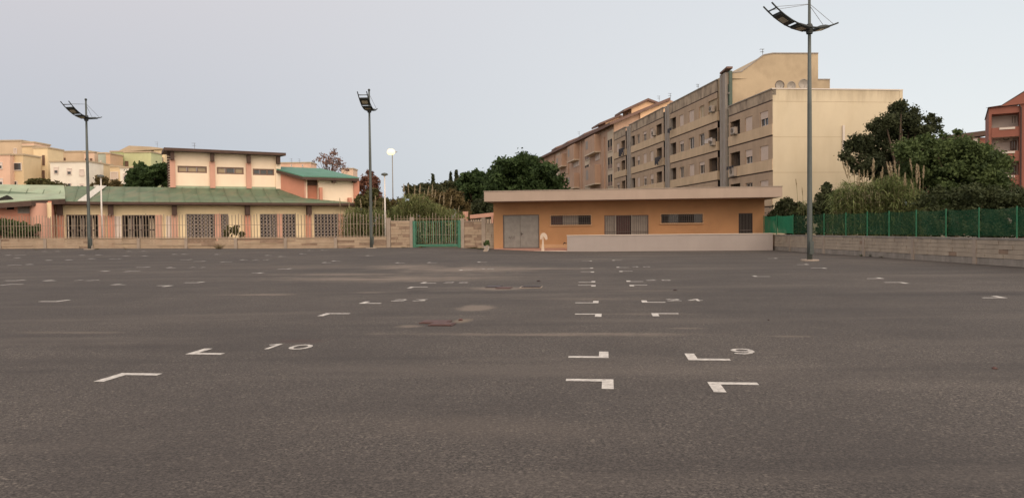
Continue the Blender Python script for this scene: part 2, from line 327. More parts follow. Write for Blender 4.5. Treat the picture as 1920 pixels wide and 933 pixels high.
LF = dict(
    pine=leafmat('pine_needles', (0.022, 0.042, 0.016), (0.062, 0.100, 0.034)),
    dark=leafmat('dark_leaves', (0.026, 0.036, 0.018), (0.072, 0.084, 0.039)),
    green=leafmat('green_leaves', (0.034, 0.056, 0.022), (0.110, 0.150, 0.052)),
    hedge=leafmat('hedge_leaves', (0.033, 0.045, 0.021), (0.078, 0.093, 0.042)),
    olive=leafmat('olive_leaves', (0.045, 0.050, 0.018), (0.115, 0.105, 0.040)),
    brownb=leafmat('dry_brown_leaves', (0.070, 0.056, 0.024), (0.150, 0.115, 0.052)),
    red=leafmat('red_autumn_leaves', (0.12, 0.055, 0.038), (0.22, 0.105, 0.070)),
    mauve=leafmat('dry_mauve_leaves', (0.19, 0.12, 0.105), (0.32, 0.21, 0.18)),
    reed=leafmat('reed_leaves', (0.080, 0.115, 0.036), (0.25, 0.27, 0.105)),
    wood=leafmat('wood_leaves', (0.030, 0.040, 0.018), (0.080, 0.080, 0.036)),
    reedd=leafmat('reed_leaves_shaded', (0.075, 0.110, 0.036), (0.23, 0.27, 0.105)),
    plume=leafmat('reed_plume', (0.30, 0.24, 0.155), (0.50, 0.42, 0.29)),
    weed=leafmat('dry_weed', (0.100, 0.080, 0.040), (0.200, 0.150, 0.080)),
)

# ---------------------------------------------------------------- mesh helpers
class MB:
    def __init__(s): s.v = []; s.f = []
    def box(s, x0, y0, z0, x1, y1, z1):
        b = len(s.v)
        s.v += [(x0,y0,z0),(x1,y0,z0),(x1,y1,z0),(x0,y1,z0),(x0,y0,z1),(x1,y0,z1),(x1,y1,z1),(x0,y1,z1)]
        s.f += [tuple(b+i for i in q) for q in ((0,3,2,1),(4,5,6,7),(0,1,5,4),(1,2,6,5),(2,3,7,6),(3,0,4,7))]
        return s
    def poly(s, pts):
        b = len(s.v); s.v += [tuple(p) for p in pts]; s.f.append(tuple(range(b, b+len(pts)))); return s
    def slab(s, pts, dz):                       # polygon (any tilt) with thickness dz downwards
        b = len(s.v); n = len(pts)
        s.v += [tuple(p) for p in pts] + [(p[0], p[1], p[2]-dz) for p in pts]
        s.f.append(tuple(range(b, b+n))); s.f.append(tuple(b+n+i for i in reversed(range(n))))
        for i in range(n): j = (i+1) % n; s.f.append((b+i, b+n+i, b+n+j, b+j))
        return s
    def prism(s, pts, vec):                     # polygon swept along vec
        b = len(s.v); n = len(pts); vec = Vector(vec)
        s.v += [tuple(p) for p in pts] + [tuple(Vector(p)+vec) for p in pts]
        s.f.append(tuple(range(b, b+n))); s.f.append(tuple(b+n+i for i in reversed(range(n))))
        for i in range(n): j = (i+1) % n; s.f.append((b+i, b+n+i, b+n+j, b+j))
        return s
    def tube(s, pts, rad, n=6, cap=True):
        b = len(s.v); k = len(pts)
        if not isinstance(rad, (list, tuple)): rad = [rad]*k
        P = [Vector(p) for p in pts]
        for i in range(k):
            d = (P[min(i+1, k-1)] - P[max(i-1, 0)])
            d = d.normalized() if d.length > 1e-9 else Vector((0, 0, 1))
            u = d.orthogonal().normalized() if abs(d.z) < 0.9 else Vector((1, 0, 0)) - d*d.x
            u.normalize(); v_ = d.cross(u)
            for j in range(n):
                a = 2*math.pi*j/n; s.v.append(tuple(P[i] + (u*math.cos(a) + v_*math.sin(a))*rad[i]))
        for i in range(k-1):
            for j in range(n):
                j2 = (j+1) % n
                s.f.append((b+i*n+j, b+i*n+j2, b+(i+1)*n+j2, b+(i+1)*n+j))
        if cap: s.f.append(tuple(b+j for j in reversed(range(n)))); s.f.append(tuple(b+(k-1)*n+j for j in range(n)))
        return s
    def lathe(s, prof, n=16, c=(0, 0)):
        b = len(s.v)
        for r_, z in prof:
            for j in range(n):
                a = 2*math.pi*j/n; s.v.append((c[0]+r_*math.cos(a), c[1]+r_*math.sin(a), z))
        for i in range(len(prof)-1):
            for j in range(n):
                j2 = (j+1) % n; s.f.append((b+i*n+j, b+i*n+j2, b+(i+1)*n+j2, b+(i+1)*n+j))
        return s
    def mesh(s, name, m, smooth=False):
        me = bpy.data.meshes.new(name); me.from_pydata(s.v, [], s.f); me.materials.append(m)
        if smooth: me.polygons.foreach_set('use_smooth', [True]*len(me.polygons))
        me.update(); return me
    def build(s, name, m, parent=None, smooth=False, label=None, kind=None):
        return link(name, s.mesh(name, m, smooth), parent, label=label, kind=kind)
def link(name, me, parent=None, loc=(0, 0, 0), rz=0, label=None, kind=None, scale=None):
    o = bpy.data.objects.new(name, me); COL.objects.link(o); o.parent = parent
    o.location = loc; o.rotation_euler = (0, 0, rz)
    if scale: o.scale = scale
    if label: o['label'] = label
    if kind: o['kind'] = kind
    return o
def thing(name, label, cat, loc=(0, 0, 0), rz=0, group=None):
    o = bpy.data.objects.new(name, None); COL.objects.link(o); o.empty_display_size = 0.3
    o.location = loc; o.rotation_euler = (0, 0, rz); o['label'] = label; o['category'] = cat
    if group: o['group'] = group
    return o
def tag(o, label, cat, group=None):
    o['label'] = label; o['category'] = cat
    if group: o['group'] = group
    return o
def copy_tree(o, parent=None, label=None):
    c = o.copy(); COL.objects.link(c); c.parent = parent
    if label: c['label'] = label
    for ch in o.children: copy_tree(ch, c)
    return c
def fthing(fr, name, label, cat, group=None):
    return thing(name, label, cat, (fr.o.x, fr.o.y, fr.z0), fr.a, group)
def wall(mb, x0, x1, z0, z1, holes=(), y=0.0, rev=0.25, back=None):
    """upright wall face at local y with rectangular holes and reveals rev deep"""
    xs = sorted({x0, x1, *[min(max(h[k], x0), x1) for h in holes for k in (0, 2)]})
    zs = sorted({z0, z1, *[min(max(h[k], z0), z1) for h in holes for k in (1, 3)]})
    for i in range(len(xs)-1):
        for j in range(len(zs)-1):
            cx, cz = (xs[i]+xs[i+1])/2, (zs[j]+zs[j+1])/2
            if any(h[0] < cx < h[2] and h[1] < cz < h[3] for h in holes): continue
            mb.poly([(xs[i], y, zs[j]), (xs[i+1], y, zs[j]), (xs[i+1], y, zs[j+1]), (xs[i], y, zs[j+1])])
    for (a, c, b, d) in holes:
        q = y+rev
        mb.poly([(a, y, c), (a, q, c), (b, q, c), (b, y, c)]); mb.poly([(a, y, d), (b, y, d), (b, q, d), (a, q, d)])
        mb.poly([(a, y, c), (a, y, d), (a, q, d), (a, q, c)]); mb.poly([(b, y, c), (b, q, c), (b, q, d), (b, y, d)])
        if back is not None:
            mb.poly([(a, q, c), (b, q, c), (b, q, d), (a, q, d)])
    return mb
def frame_bars(mb, x0, z0, x1, z1, y0, y1, t, nx=0, nz=0):
    mb.box(x0, y0, z0, x1, y1, z0+t); mb.box(x0, y0, z1-t, x1, y1, z1)
    mb.box(x0, y0, z0+t, x0+t, y1, z1-t); mb.box(x1-t, y0, z0+t, x1, y1, z1-t)
    for i in range(nx):
        x = x0+(x1-x0)*(i+1)/(nx+1); mb.box(x-t/2, y0+.003, z0+t, x+t/2, y1-.003, z1-t)
    for i in range(nz):
        z = z0+(z1-z0)*(i+1)/(nz+1); mb.box(x0+t, y0+.006, z-t/2, x1-t, y1-.006, z+t/2)
    return mb
def tint_mesh(name, co, m, nv=4, tint=None):
    n = len(co)//nv
    me = bpy.data.meshes.new(name); me.vertices.add(n*nv); me.vertices.foreach_set('co', co.astype(np.float32).ravel())
    me.loops.add(n*nv); me.loops.foreach_set('vertex_index', np.arange(n*nv, dtype=np.int32))
    me.polygons.add(n); me.polygons.foreach_set('loop_start', np.arange(0, n*nv, nv, dtype=np.int32))
    me.update(calc_edges=True); me.materials.append(m)
    a = me.attributes.new('tint', 'FLOAT', 'FACE')
    a.data.foreach_set('value', (tint if tint is not None else rng.random(n)).astype(np.float32))
    return me
def leaves(name, blobs, n, size, m, parent=None, shell=0.55, outw=0.7, asp=1.7, droop=0.0, tintblob=0.5, soft=False):
    B = np.array([b[:6] for b in blobs], float); wgt = (B[:, 3]*B[:, 4]*B[:, 5])**(2/3); wgt /= wgt.sum()
    idx = rng.choice(len(B), n, p=wgt)
    d = rng.normal(size=(n, 3)); d /= np.linalg.norm(d, axis=1)[:, None]
    r_ = shell + (1-shell)*rng.random(n)**0.7; r_ *= 1+0.10*rng.normal(size=n)
    c = B[idx, :3] + d*B[idx, 3:6]*r_[:, None]
    if soft:
        g_ = rng.normal(size=(n, 3)); c = B[idx, :3] + g_*B[idx, 3:6]*0.62; d = g_/np.linalg.norm(g_, axis=1)[:, None]
    nr = d*outw + rng.normal(size=(n, 3))*(1-outw)*0.9; nr[:, 2] += 0.15; nr /= np.linalg.norm(nr, axis=1)[:, None]
    t = rng.normal(size=(n, 3)); t[:, 2] -= droop; t -= nr*(t*nr).sum(1)[:, None]; t /= np.linalg.norm(t, axis=1)[:, None]
    bt = np.cross(nr, t); s = size*(0.6+0.8*rng.random(n))
    L_, W_ = (s*asp/2)[:, None], (s/2)[:, None]
    co = np.empty((n, 4, 3)); co[:, 0] = c-t*L_; co[:, 1] = c+bt*W_; co[:, 2] = c+t*L_; co[:, 3] = c-bt*W_
    bt_ = rng.random(len(B))
    tint = np.clip(bt_[idx]*tintblob + rng.random(n)*(1-tintblob), 0, 1)
    return link(name, tint_mesh(name, co.reshape(-1, 3), m, 4, tint), parent)
def crown_blobs(cx, cy, cz, rx, ry, rz, n, sub, low=-0.6):
    out = []; k = 0
    while len(out) < n and k < 5000:
        k += 1
        v = rng.normal(size=3); v /= np.linalg.norm(v)
        if v[2] < low: continue
        q = 0.55+0.45*rng.random()
        s = sub*(0.65+0.7*rng.random())
        out.append((cx+v[0]*(rx-s*0.6)*q, cy+v[1]*(ry-s*0.6)*q, cz+v[2]*(rz-s*0.5)*q, s*1.15, s*1.15, s*0.8))
    return out
def tree(name, label, cat, base, blobs, n, size, m, trunk_r=0.25, group=None, limbs=7, shell=0.45, asp=1.7, hidden_trunk=False, tintblob=0.5):
    t = thing(name, label, cat, base, 0, group)
    bl = [(b[0]-base[0], b[1]-base[1], b[2]-base[2], *b[3:]) for b in blobs]
    ex = []
    for b in bl:
        for _ in range(5):
            v = rng.normal(size=3); v /= np.linalg.norm(v); q = .75
            k = .38+.25*rng.random()
            ex.append((b[0]+v[0]*b[3]*q, b[1]+v[1]*b[4]*q, b[2]+v[2]*b[5]*q, b[3]*k, b[4]*k, b[5]*k))
    C = np.array([b[:3] for b in bl]); mid = C.mean(0); fork = Vector((mid[0]*0.3, mid[1]*0.3, max(0.5, (C[:, 2].min())*0.75)))
    mb = MB(); mb.tube([(0, 0, -0.3), (0.03, 0, fork.z*0.5), fork], [trunk_r*1.15, trunk_r*0.9, trunk_r*0.8], 8)
    for b in random.sample(bl, min(limbs, len(bl))):
        e_ = Vector(b[:3]); md = fork.lerp(e_, 0.5) + Vector((random.uniform(-.3, .3), random.uniform(-.3, .3), random.uniform(-.1, .4)))
        mb.tube([fork, md, e_], [trunk_r*0.6, trunk_r*0.35, trunk_r*0.1], 5)
    mb.build('trunk', M['bark'], t, True)
    leaves('crown', ex, n, size, m, t, shell=shell, asp=asp, tintblob=tintblob, soft=True, outw=.5)
    return t

# ---------------------------------------------------------------- ground
FENCE = (-9.7, 60.0, -0.128)                     # boundary line at the far side of the lot: y = 60 - 0.128 (x + 9.7)
def fence_y(x): return FENCE[1] + FENCE[2]*(x-FENCE[0])
W0 = ground(1448, 468.3); W1 = ground(1920, 500.5)     # base of the right hand block wall
def wall_x(y): return W0.x + (W1.x-W0.x)*(y-W0.y)/(W1.y-W0.y)
def grid_sheet(name, xs_, ys_, f, m, kind='structure'):
    v = [f(x, y) for y in ys_ for x in xs_]; nx = len(xs_)
    fc = [(j*nx+i, j*nx+i+1, (j+1)*nx+i+1, (j+1)*nx+i) for j in range(len(ys_)-1) for i in range(nx-1)]
    me = bpy.data.meshes.new(name); me.from_pydata(v, [], fc); me.materials.append(m); me.update()
    me.polygons.foreach_set('use_smooth', [True]*len(me.polygons))
    return link(name, me, None, kind=kind)
gx = [-1500, -600, -250, -120] + list(range(-80, 61, 4)) + [100, 250, 600, 1500]
gy = [-300, -60, -20] + list(range(0, 101, 4)) + [150, 300, 800, 2500]
grid_sheet('ground', gx, gy, lambda x, y: (x, y, gz(x, y)-0.02), M['earth'])
def park_pt(u, t):
    yy = -14 + 74*t; x = -78 + u*(min(wall_x(yy), 26)+78+0.05); y = -14 + (fence_y(x)+14.1)*t
    return (x, y, gz(x, y))
us = [i/100 for i in range(101)]; ts = [i/60 for i in range(61)]
park = grid_sheet('car_park', us, ts, park_pt, M['asphalt'])

# painted stall corners and numbers
ROWA = R(-7.0); RU = Vector((math.cos(ROWA), math.sin(ROWA), 0)); RV = Vector((-math.sin(ROWA), math.cos(ROWA), 0))
def paint_poly(mb, P, pts, z=0.004):
    mb.poly([(P.x+a*RU.x+b*RV.x, P.y+a*RU.y+b*RV.y, gz(P.x+a*RU.x+b*RV.x, P.y+a*RU.y+b*RV.y)+z) for a, b in pts])
def corner(px, py, sx, sy, far=False, L_=0.50, t=0.12):
    P = ground(px, py); mb = MB()
    q = [(0, 0), (L_*sx, 0), (L_*sx, t*sy), (t*sx, t*sy), (t*sx, L_*sy), (0, L_*sy)]
    if sx*sy < 0: q = q[::-1]
    paint_poly(mb, P, q)
    mb.build('corner_marking', M['paint_far'] if far else M['paint'], park)
for c in [(229,699,1,-1),(1150,711,-1,-1),(1326,716,1,-1),(347,664,1,1),(1141,671,-1,1),(1291,675,1,1),(612,587,1,-1),(1128,588,-1,-1),(1221,587,1,-1),
          (672,569,1,1),(1122,568,-1,1),(1204,567,1,1),(771,537.5,1,-1),(1117,534.3,-1,-1),(1180,534,1,-1),(787,531,1,1),(1116,529,-1,1),(1175,528,1,1),
          (1114,509,-1,-1),(1161,508,1,-1),(864,505.5,1,-1),(1112,503,-1,1),(1156,501.5,1,1),(894,491.5,1,1),(1110,488.5,-1,-1),(1148,487.5,1,-1),
          (31,526,-1,1),(20,532.5,1,-1),(77,526.5,1,1),(208,507.5,-1,-1),(244,508,1,-1),(272,501,-1,1),(309,502,1,1),(107,565.5,-1,1),(326,535,-1,-1),
          (371,530,-1,1),(496,511,-1,-1),(540,504.3,-1,1),(1659,522.3,-1,1),(1692,529,-1,-1),(1890,558.5,-1,1),(1545,502,-1,-1),(1518,496,-1,1),(1459,484.5,-1,1)]:
    corner(*c)
for c in [(26,496.5,1,-1),(45,496,1,1),(7,478.5,1,1),(37,478,1,-1),(24,483.5,1,1),(82,488,1,1),(120,487.5,1,1),(146,478.5,1,1),(163,485.3,1,1),(177,478,1,1),
          (228,480,1,1),(264,480,1,1),(320,476.8,1,1),(338,476.5,1,1),(353,487,-1,1),(400,477,1,1),(378,490,-1,1),(420,490.5,1,-1),(448,487.3,1,1),(495,479,1,1),
          (520,481,1,1),(560,476,1,1),(602,492.5,1,1),(620,489.5,1,1),(685,479.5,1,1),(76,471.5,1,1),(101,471.3,1,1),(235,471.3,1,1),(263,471,1,1),(575,469.5,1,1),(600,469,1,1),
          (740,493,1,1),(800,492.5,1,1),(1415,518.5,1,1),(205,534,1,1)]:
    corner(*c, far=True)
DIG = {'0': None, '9': None,
       '1': [[(-.06,.36),(.04,.45),(.04,0)]], '2': [[(-.12,.36),(-.05,.43),(.07,.43),(.12,.34),(.10,.26),(-.12,.04),(.14,.04)]],
       '3': [[(-.12,.42),(.11,.42),(-.01,.26),(.08,.23),(.12,.14),(.06,.05),(-.05,.04),(-.12,.10)]],
       '4': [[(.06,0),(.06,.43),(-.13,.13),(.14,.13)]], '5': [[(.11,.42),(-.09,.42),(-.10,.25),(.04,.27),(.12,.17),(.07,.06),(-.05,.04),(-.12,.09)]],
       '6': [[(.09,.42),(-.03,.38),(-.11,.24),(-.11,.12),(-.03,.04),(.07,.05),(.12,.14),(.06,.23),(-.04,.23),(-.10,.17)]]}
def oval(cx, cy, rx, ry, a0=0, a1=360, n=18):
    return [(cx+rx*math.cos(R(a0+(a1-a0)*i/n)), cy+ry*math.sin(R(a0+(a1-a0)*i/n))) for i in range(n+1)]
DIG['0'] = [oval(0, .225, .12, .19)]
DIG['9'] = [oval(0, .31, .11, .11) , [(.11,.31),(.11,.20),(.06,.08),(-.02,.035),(-.11,.07)]]
def digit(ch, px, py, far=False, wd=0.062):
    P = ground(px, py); mb = MB(); k = 0
    for st in DIG[ch]:
        for i in range(len(st)-1):
            a = Vector(st[i]); b = Vector(st[i+1]); d = (b-a); ln = d.length
            if ln < 1e-6: continue
            d /= ln; n_ = Vector((-d.y, d.x))*wd/2; a2 = a - d*wd*0.35; b2 = b + d*wd*0.35; k += 1
            paint_poly(mb, P, [(a2-n_), (b2-n_), (b2+n_), (a2+n_)], 0.004+0.0006*(k % 3))
    mb.build('stall_number', M['paint_far'] if far else M['paint'], park)
for a in [('9',1399,664),('1',495,654),('0',552,655),('2',744,564.5),('3',783,564.5),('2',1264,564),('4',1305,564)]: digit(*a)
for a in [('2',1221,526),('5',1250,526),('2',839,530.5),('6',867,530.5),('4',1192,500.5),('0',1213,500.5),('3',902,504.5),('9',918,504.5),('1',138,526),('2',166,526),('1',354,501.8),('1',374,501.8),('4',205,485.5),('3',217,485.5),('5',476,487.3),('3',496,487.3)]:
    digit(*a, far=True)

# drain covers and small litter
def cover(px, py, wx, wy, m, lab, cat='drain cover', name='drain_cover', slots=0):
    P = ground(px, py)
    t = thing(name, lab, cat, (P.x, P.y, P.z+0.004), ROWA)
    MB().box(-wx/2, -wy/2, 0, wx/2, wy/2, 0.012).build('frame', M['concr'] if slots else m, t)
    mb = MB()
    if slots:
        for i in range(slots):
            x = -wx/2+.04 + (wx-.08)*(i+.5)/slots; mb.box(x-(wx-.08)/slots*.32, -wy/2+.04, .013, x+(wx-.08)/slots*.32, wy/2-.04, .03)
        MB().box(-wx/2+.03, -wy/2+.03, .0125, wx/2-.03, wy/2-.03, .014).build('sump', M['dark'], t)
    else: mb.box(-wx/2+.03, -wy/2+.03, .002, wx/2-.03, wy/2-.03, .02)
    mb.build('grating' if slots else 'lid', m, t)
    return t
cover(817, 604, 0.50, 0.42, M['rust'], 'rusty square manhole lid in the asphalt, upper of the two touching ones')
cover(829, 608.5, 0.42, 0.36, M['rust'], 'rusty square manhole lid in the asphalt, lower of the two touching ones')
cover(926, 537.8, 0.42, 0.6, M['iron'], 'dark manhole lid set in a pale sandy patch, left one beside the drain grating')
cover(945, 540, 0.42, 0.5, M['rust'], 'small rusty lid at the lower edge of the pale sandy patch')
cover(996, 538.5, 0.60, 0.6, M['iron'], 'dark slotted drain grating with a pale concrete rim', slots=7)
def litter(px, py, s, m, lab, name='stone', cat='stone'):
    P = ground(px, py); mb = MB(); k = len(mb.v)
    mb.lathe([(0.01, 0), (s, 0.0), (s*1.05, s*0.35), (s*0.5, s*0.75), (0.004, s*0.8)], 7)
    mb.v = [(x*random.uniform(.7, 1.2), y*random.uniform(.7, 1.2), z) for x, y, z in mb.v]
    tag(link(name, mb.mesh(name, m), None, (P.x, P.y, P.z+.002), random.random()*6), lab, cat)
litter(864, 600.5, 0.045, M['rust'], 'small rusty stone beside the pale patch near the manhole lids')
litter(1865, 691, 0.028, M['rust'], 'brown dry leaf lying alone on the asphalt at the right', 'dry_leaf', 'leaf')
litter(1441, 600, 0.02, M['iron'], 'tiny dark pebble on the bare asphalt right of the stall numbers', 'pebble')
litter(1010, 527.5, 0.06, M['iron'], 'small dark stone on the asphalt above the drain grating')
litter(1266, 544.5, 0.05, M['iron'], 'small dark stone on the asphalt between the painted stalls on the right')

# ---------------------------------------------------------------- orange clubhouse with flat roof slab
A0 = at(919, 472.3, 55.8)
cang = R(-7.0)
FC = Frame(A0.x, A0.y, cang, 0.0)                # its front edge line: step, ramp wall; house wall 2.5 m behind
WY = 2.5; XL = FC.X(925.5, WY, 420); XR = FC.X(1433.5, WY, 420); ZF = 0.22
club = fthing(FC, 'clubhouse', 'low orange single storey building with a thick flat grey roof slab', 'building')
def fz(px, py, off=WY): return FC.Z(px, py, off)
def fx(px, off=WY, py=420): return FC.X(px, off, py)
top_r = fz(1187, 354.5, 0.1); bot_r = fz(1187, 373.5, 0.1)
door = (fx(943.2), ZF, fx(1010.8), fz(977, 402.5)); win1 = (fx(1033), fz(1070, 421), fx(1108), fz(1070, 404)); door2 = (fx(1133), ZF, fx(1216), fz(1174, 403))
win2 = (fx(1240), fz(1279, 417.5), fx(1317.5), fz(1279, 401.5)); door3 = (fx(1385.5), ZF, fx(1410.5), fz(1398, 399.5))
mb = MB(); wall(mb, XL, XR, ZF-.2, bot_r+.1, [door, win1, door2, win2, door3], WY, 0.22)
mb.poly([(XL, WY, 0), (XL, WY, bot_r+.1), (XL, WY+6, bot_r+.1), (XL, WY+6, 0)]); mb.poly([(XR, WY, 0), (XR, WY+6, 0), (XR, WY+6, bot_r+.1), (XR, WY, bot_r+.1)])
mb.poly([(XR, WY+6, 0), (XL, WY+6, 0), (XL, WY+6, bot_r+.1), (XR, WY+6, bot_r+.1)])
mb.build('wall', M['orange'], club)
RX0 = fx(908.3, 0.1); RX1 = fx(1467, 0.1)
MB().box(RX0, 0.1, bot_r, RX1, WY+7, top_r).build('roof', M['fascia'], club)
MB().box(RX0-.03, 0.07, top_r, RX1+.03, WY+7.03, top_r+.05).build('roof_edge', M['concr'], club)
MB().box(XL+.02, WY-.03, ZF, door[0]-.05, WY+.1, ZF+.3).build('skirting', M['orange'], club)
MB().box(door[2]+.05, WY-.035, ZF, XR-.02, WY+.1, ZF+.27).build('skirting', M['base_cream'], club)
# grey double door
def dbox(nm, x0, y0, z0, x1, y1, z1, m, par): return MB().box(x0, y0, z0, x1, y1, z1).build(nm, m, par)
x0, z0, x1, z1 = door; q = WY+.04
fr = frame_bars(MB(), x0, z0+.0, x1, z1, q-.06, q+.1, .06).build('door_frame', M['steel'], club)
xm = x0+(x1-x0)*.475
d_ = MB().box(x0+.07, q, z0+.03, xm-.008, q+.06, z1-.07); d_.box(x0+.12, q-.008, z0+.1, xm-.06, q, z1-.14); da = d_.build('door', M['galv'], club)
d_ = MB().box(xm+.008, q, z0+.03, x1-.07, q+.06, z1-.07)
for k in range(2):
    a = xm+.05+k*(x1-xm-.16)/2; d_.box(a, q-.008, z0+.1, a+(x1-xm-.16)/2-.03, q, z1-.14)
db = d_.build('door', M['galv'], club)
mbh = MB(); mbh.tube([(xm+.07, q-.05, z0+1.06), (xm+.22, q-.05, z0+1.06)], .018, 6); mbh.box(xm+.05, q-.02, z0+.95, xm+.1, q-.009, z0+1.2); mbh.build('handle', M['darkframe'], db)
mb = MB()                                        # scratched scrawl on the left leaf
gx0, gz0 = x0+.42, z0+.72
for i in range(9): mb.tube([(gx0+i*.05, q-.011, gz0+.05*math.sin(i*2.1)), (gx0+i*.05+.05, q-.011, gz0+.16+.05*math.cos(i*1.7))], .008, 4)
mb.build('scrawl', M['steel'], da)
def barred_window(h, parts, nb, framecol):
    x0, z0, x1, z1 = h; q = WY+.12
    wn = frame_bars(MB(), x0-.07, z0-.07, x1+.07, z1+.07, WY-.03, WY+.0-.002, .07).build('window', framecol, club)
    for a, b, m in parts:
        dbox('pane', x0+(x1-x0)*a, q, z0, x0+(x1-x0)*b-.015, q+.03, z1, m, wn)
    dbox('back', x0, q+.05, z0, x1, q+.08, z1, M['dark'], wn)
    for i in range(nb):
        x = x0+(x1-x0)*(i+.5)/nb; dbox('bar', x-.012, WY-.06, z0-.04, x+.012, WY-.035, z1+.04, M['steel'], wn)
    for z in (z0+.12, z1-.1): dbox('bar', x0-.08, WY-.08, z-.01, x1+.08, WY-.062, z+.01, M['steel'], wn)
    dbox('sill', x0-.1, WY-.12, z0-.11, x1+.1, WY-.033, z0-.072, M['base_cream'], wn)
barred_window(win1, [(0, .29, M['redpane']), (.29, .69, M['greypane']), (.69, 1, M['dark'])], 22, M['base_cream'])
barred_window(win2, [(0, .18, M['dark']), (.18, .42, M['pane']), (.42, .8, M['dark']), (.8, 1, M['pane'])], 22, M['base_cream'])
x0, z0, x1, z1 = door2; q = WY+.1
g2 = frame_bars(MB(), x0, z0, x1, z1, WY+.0, WY+.08, .05).build('glazed_door', M['brownframe'], club)
for a, b, m in ((0, .25, M['greypane']), (.25, .60, M['redpane']), (.64, 1, M['greypane'])): dbox('pane', x0+.05+(x1-x0-.1)*a, q, z0+.05, x0+.05+(x1-x0-.1)*b-.02, q+.03, z1-.05, m, g2)
dbox('back', x0, q+.05, z0, x1, q+.08, z1, M['dark'], g2)
for i in range(20):
    x = x0+(x1-x0)*(i+.5)/20; dbox('bar', x-.012, WY-.03, z0+.05, x+.012, WY-.004, z1-.05, M['steel'], g2)
for a in (.255, .62): dbox('mullion', x0+(x1-x0)*a-.04, WY-.05, z0, x0+(x1-x0)*a+.04, WY-.032, z1, M['greypane'], g2)
dbox('bar', x0, WY-.07, z0+1.15, x1, WY-.052, z0+1.18, M['steel'], g2)
x0, z0, x1, z1 = door3
g3 = frame_bars(MB(), x0-.02, z0, x1+.02, z1, WY-.02, WY+.06, .06).build('side_door', M['darkframe'], club)
dbox('back', x0, WY+.12, z0, x1, WY+.15, z1, M['dark'], g3)
for i in range(8):
    x = x0+.06+(x1-x0-.12)*(i+.5)/8; dbox('bar', x-.012, WY-.0, z0+.05, x+.012, WY+.024, z1-.06, M['steel'], g3)
dbox('bar', x0+.06, WY-.022, z0+1.15, x1-.06, WY-.002, z0+1.2, M['steel'], g3)
# sloping tiled step before the grey door, ramp wall
sx0, sx1 = FC.X(919.2, 0, 472), FC.X(1063.5, 0, 472); b0 = fx(926.5)
mb = MB(); mb.v = [(sx0,0,-.3),(sx1,0,-.3),(sx1,WY,-.3),(b0,WY,-.3),(sx0,0,.06),(sx1,0,.06),(sx1,WY,ZF),(b0,WY,ZF)]
mb.f = [(0,3,2,1),(4,5,6,7),(0,1,5,4),(1,2,6,5),(2,3,7,6),(3,0,4,7)]
mb.build('step', M['step'], club)
MB().box(sx0-.01, -.03, -.2, sx1, -.001, .075).build('step_edge', M['coping'], club)
rw = fthing(FC, 'ramp_wall', 'long low white rendered wall in front of the orange building', 'wall')
r0, r1 = FC.X(1063.5, 0, 455), FC.X(1448.5, 0, 455); rz = FC.Z(1250, 438.8, 0)
MB().box(r0, -.1, -.3, r1, .1, rz-.05).build('wall', M['ramp'], rw)
MB().box(r0-.03, -.14, rz-.05, r1, .14, rz).build('coping', M['coping'], rw)
MB().box(r0, .1, -.3, r1, WY, ZF).build('ramp_floor', M['step'], rw)
# small dark tap at the end of the white wall
P = at(1061, 456, 55.3)
t = thing('garden_tap', 'small dark tap on the left end of the white ramp wall', 'tap', (P.x-.02, P.y+.5, P.z), cang)
MB().tube([(.1, 0, 0), (-.1, 0, 0), (-.13, 0, -.1)], .03, 6).build('spout', M['iron'], t); MB().box(-.1, -.04, .03, .0, .04, .07).build('handle', M['iron'], t)
# cream mushroom shaped board
P = FC.hit(1017.5, 471, .1); wp = FC.o + FC.u*P[0] + FC.n*(.12)
t = thing('mushroom_board', 'cream mushroom shaped board on a tapered post beside the grey double door', 'board', (wp.x, wp.y, .07), cang)
MB().prism([(-.10, 0, 0), (.12, 0, 0), (.06, 0, .95), (-.0, 0, .98)], (0, .09, 0)).build('post', M['board'], t)
cap = [(-.18, 0, .88), (-.17, 0, 1.08), (-.10, 0, 1.22), (.02, 0, 1.30), (.14, 0, 1.30), (.27, 0, 1.20), (.34, 0, 1.04), (.36, 0, .88), (.31, 0, .80), (.22, 0, .80), (.17, 0, .88), (.12, 0, .99), (.03, 0, 1.02), (-.03, 0, .94), (-.07, 0, .84), (-.14, 0, .82)]
MB().prism(cap[::-1], (0, .10, 0)).build('cap', M['board'], t)

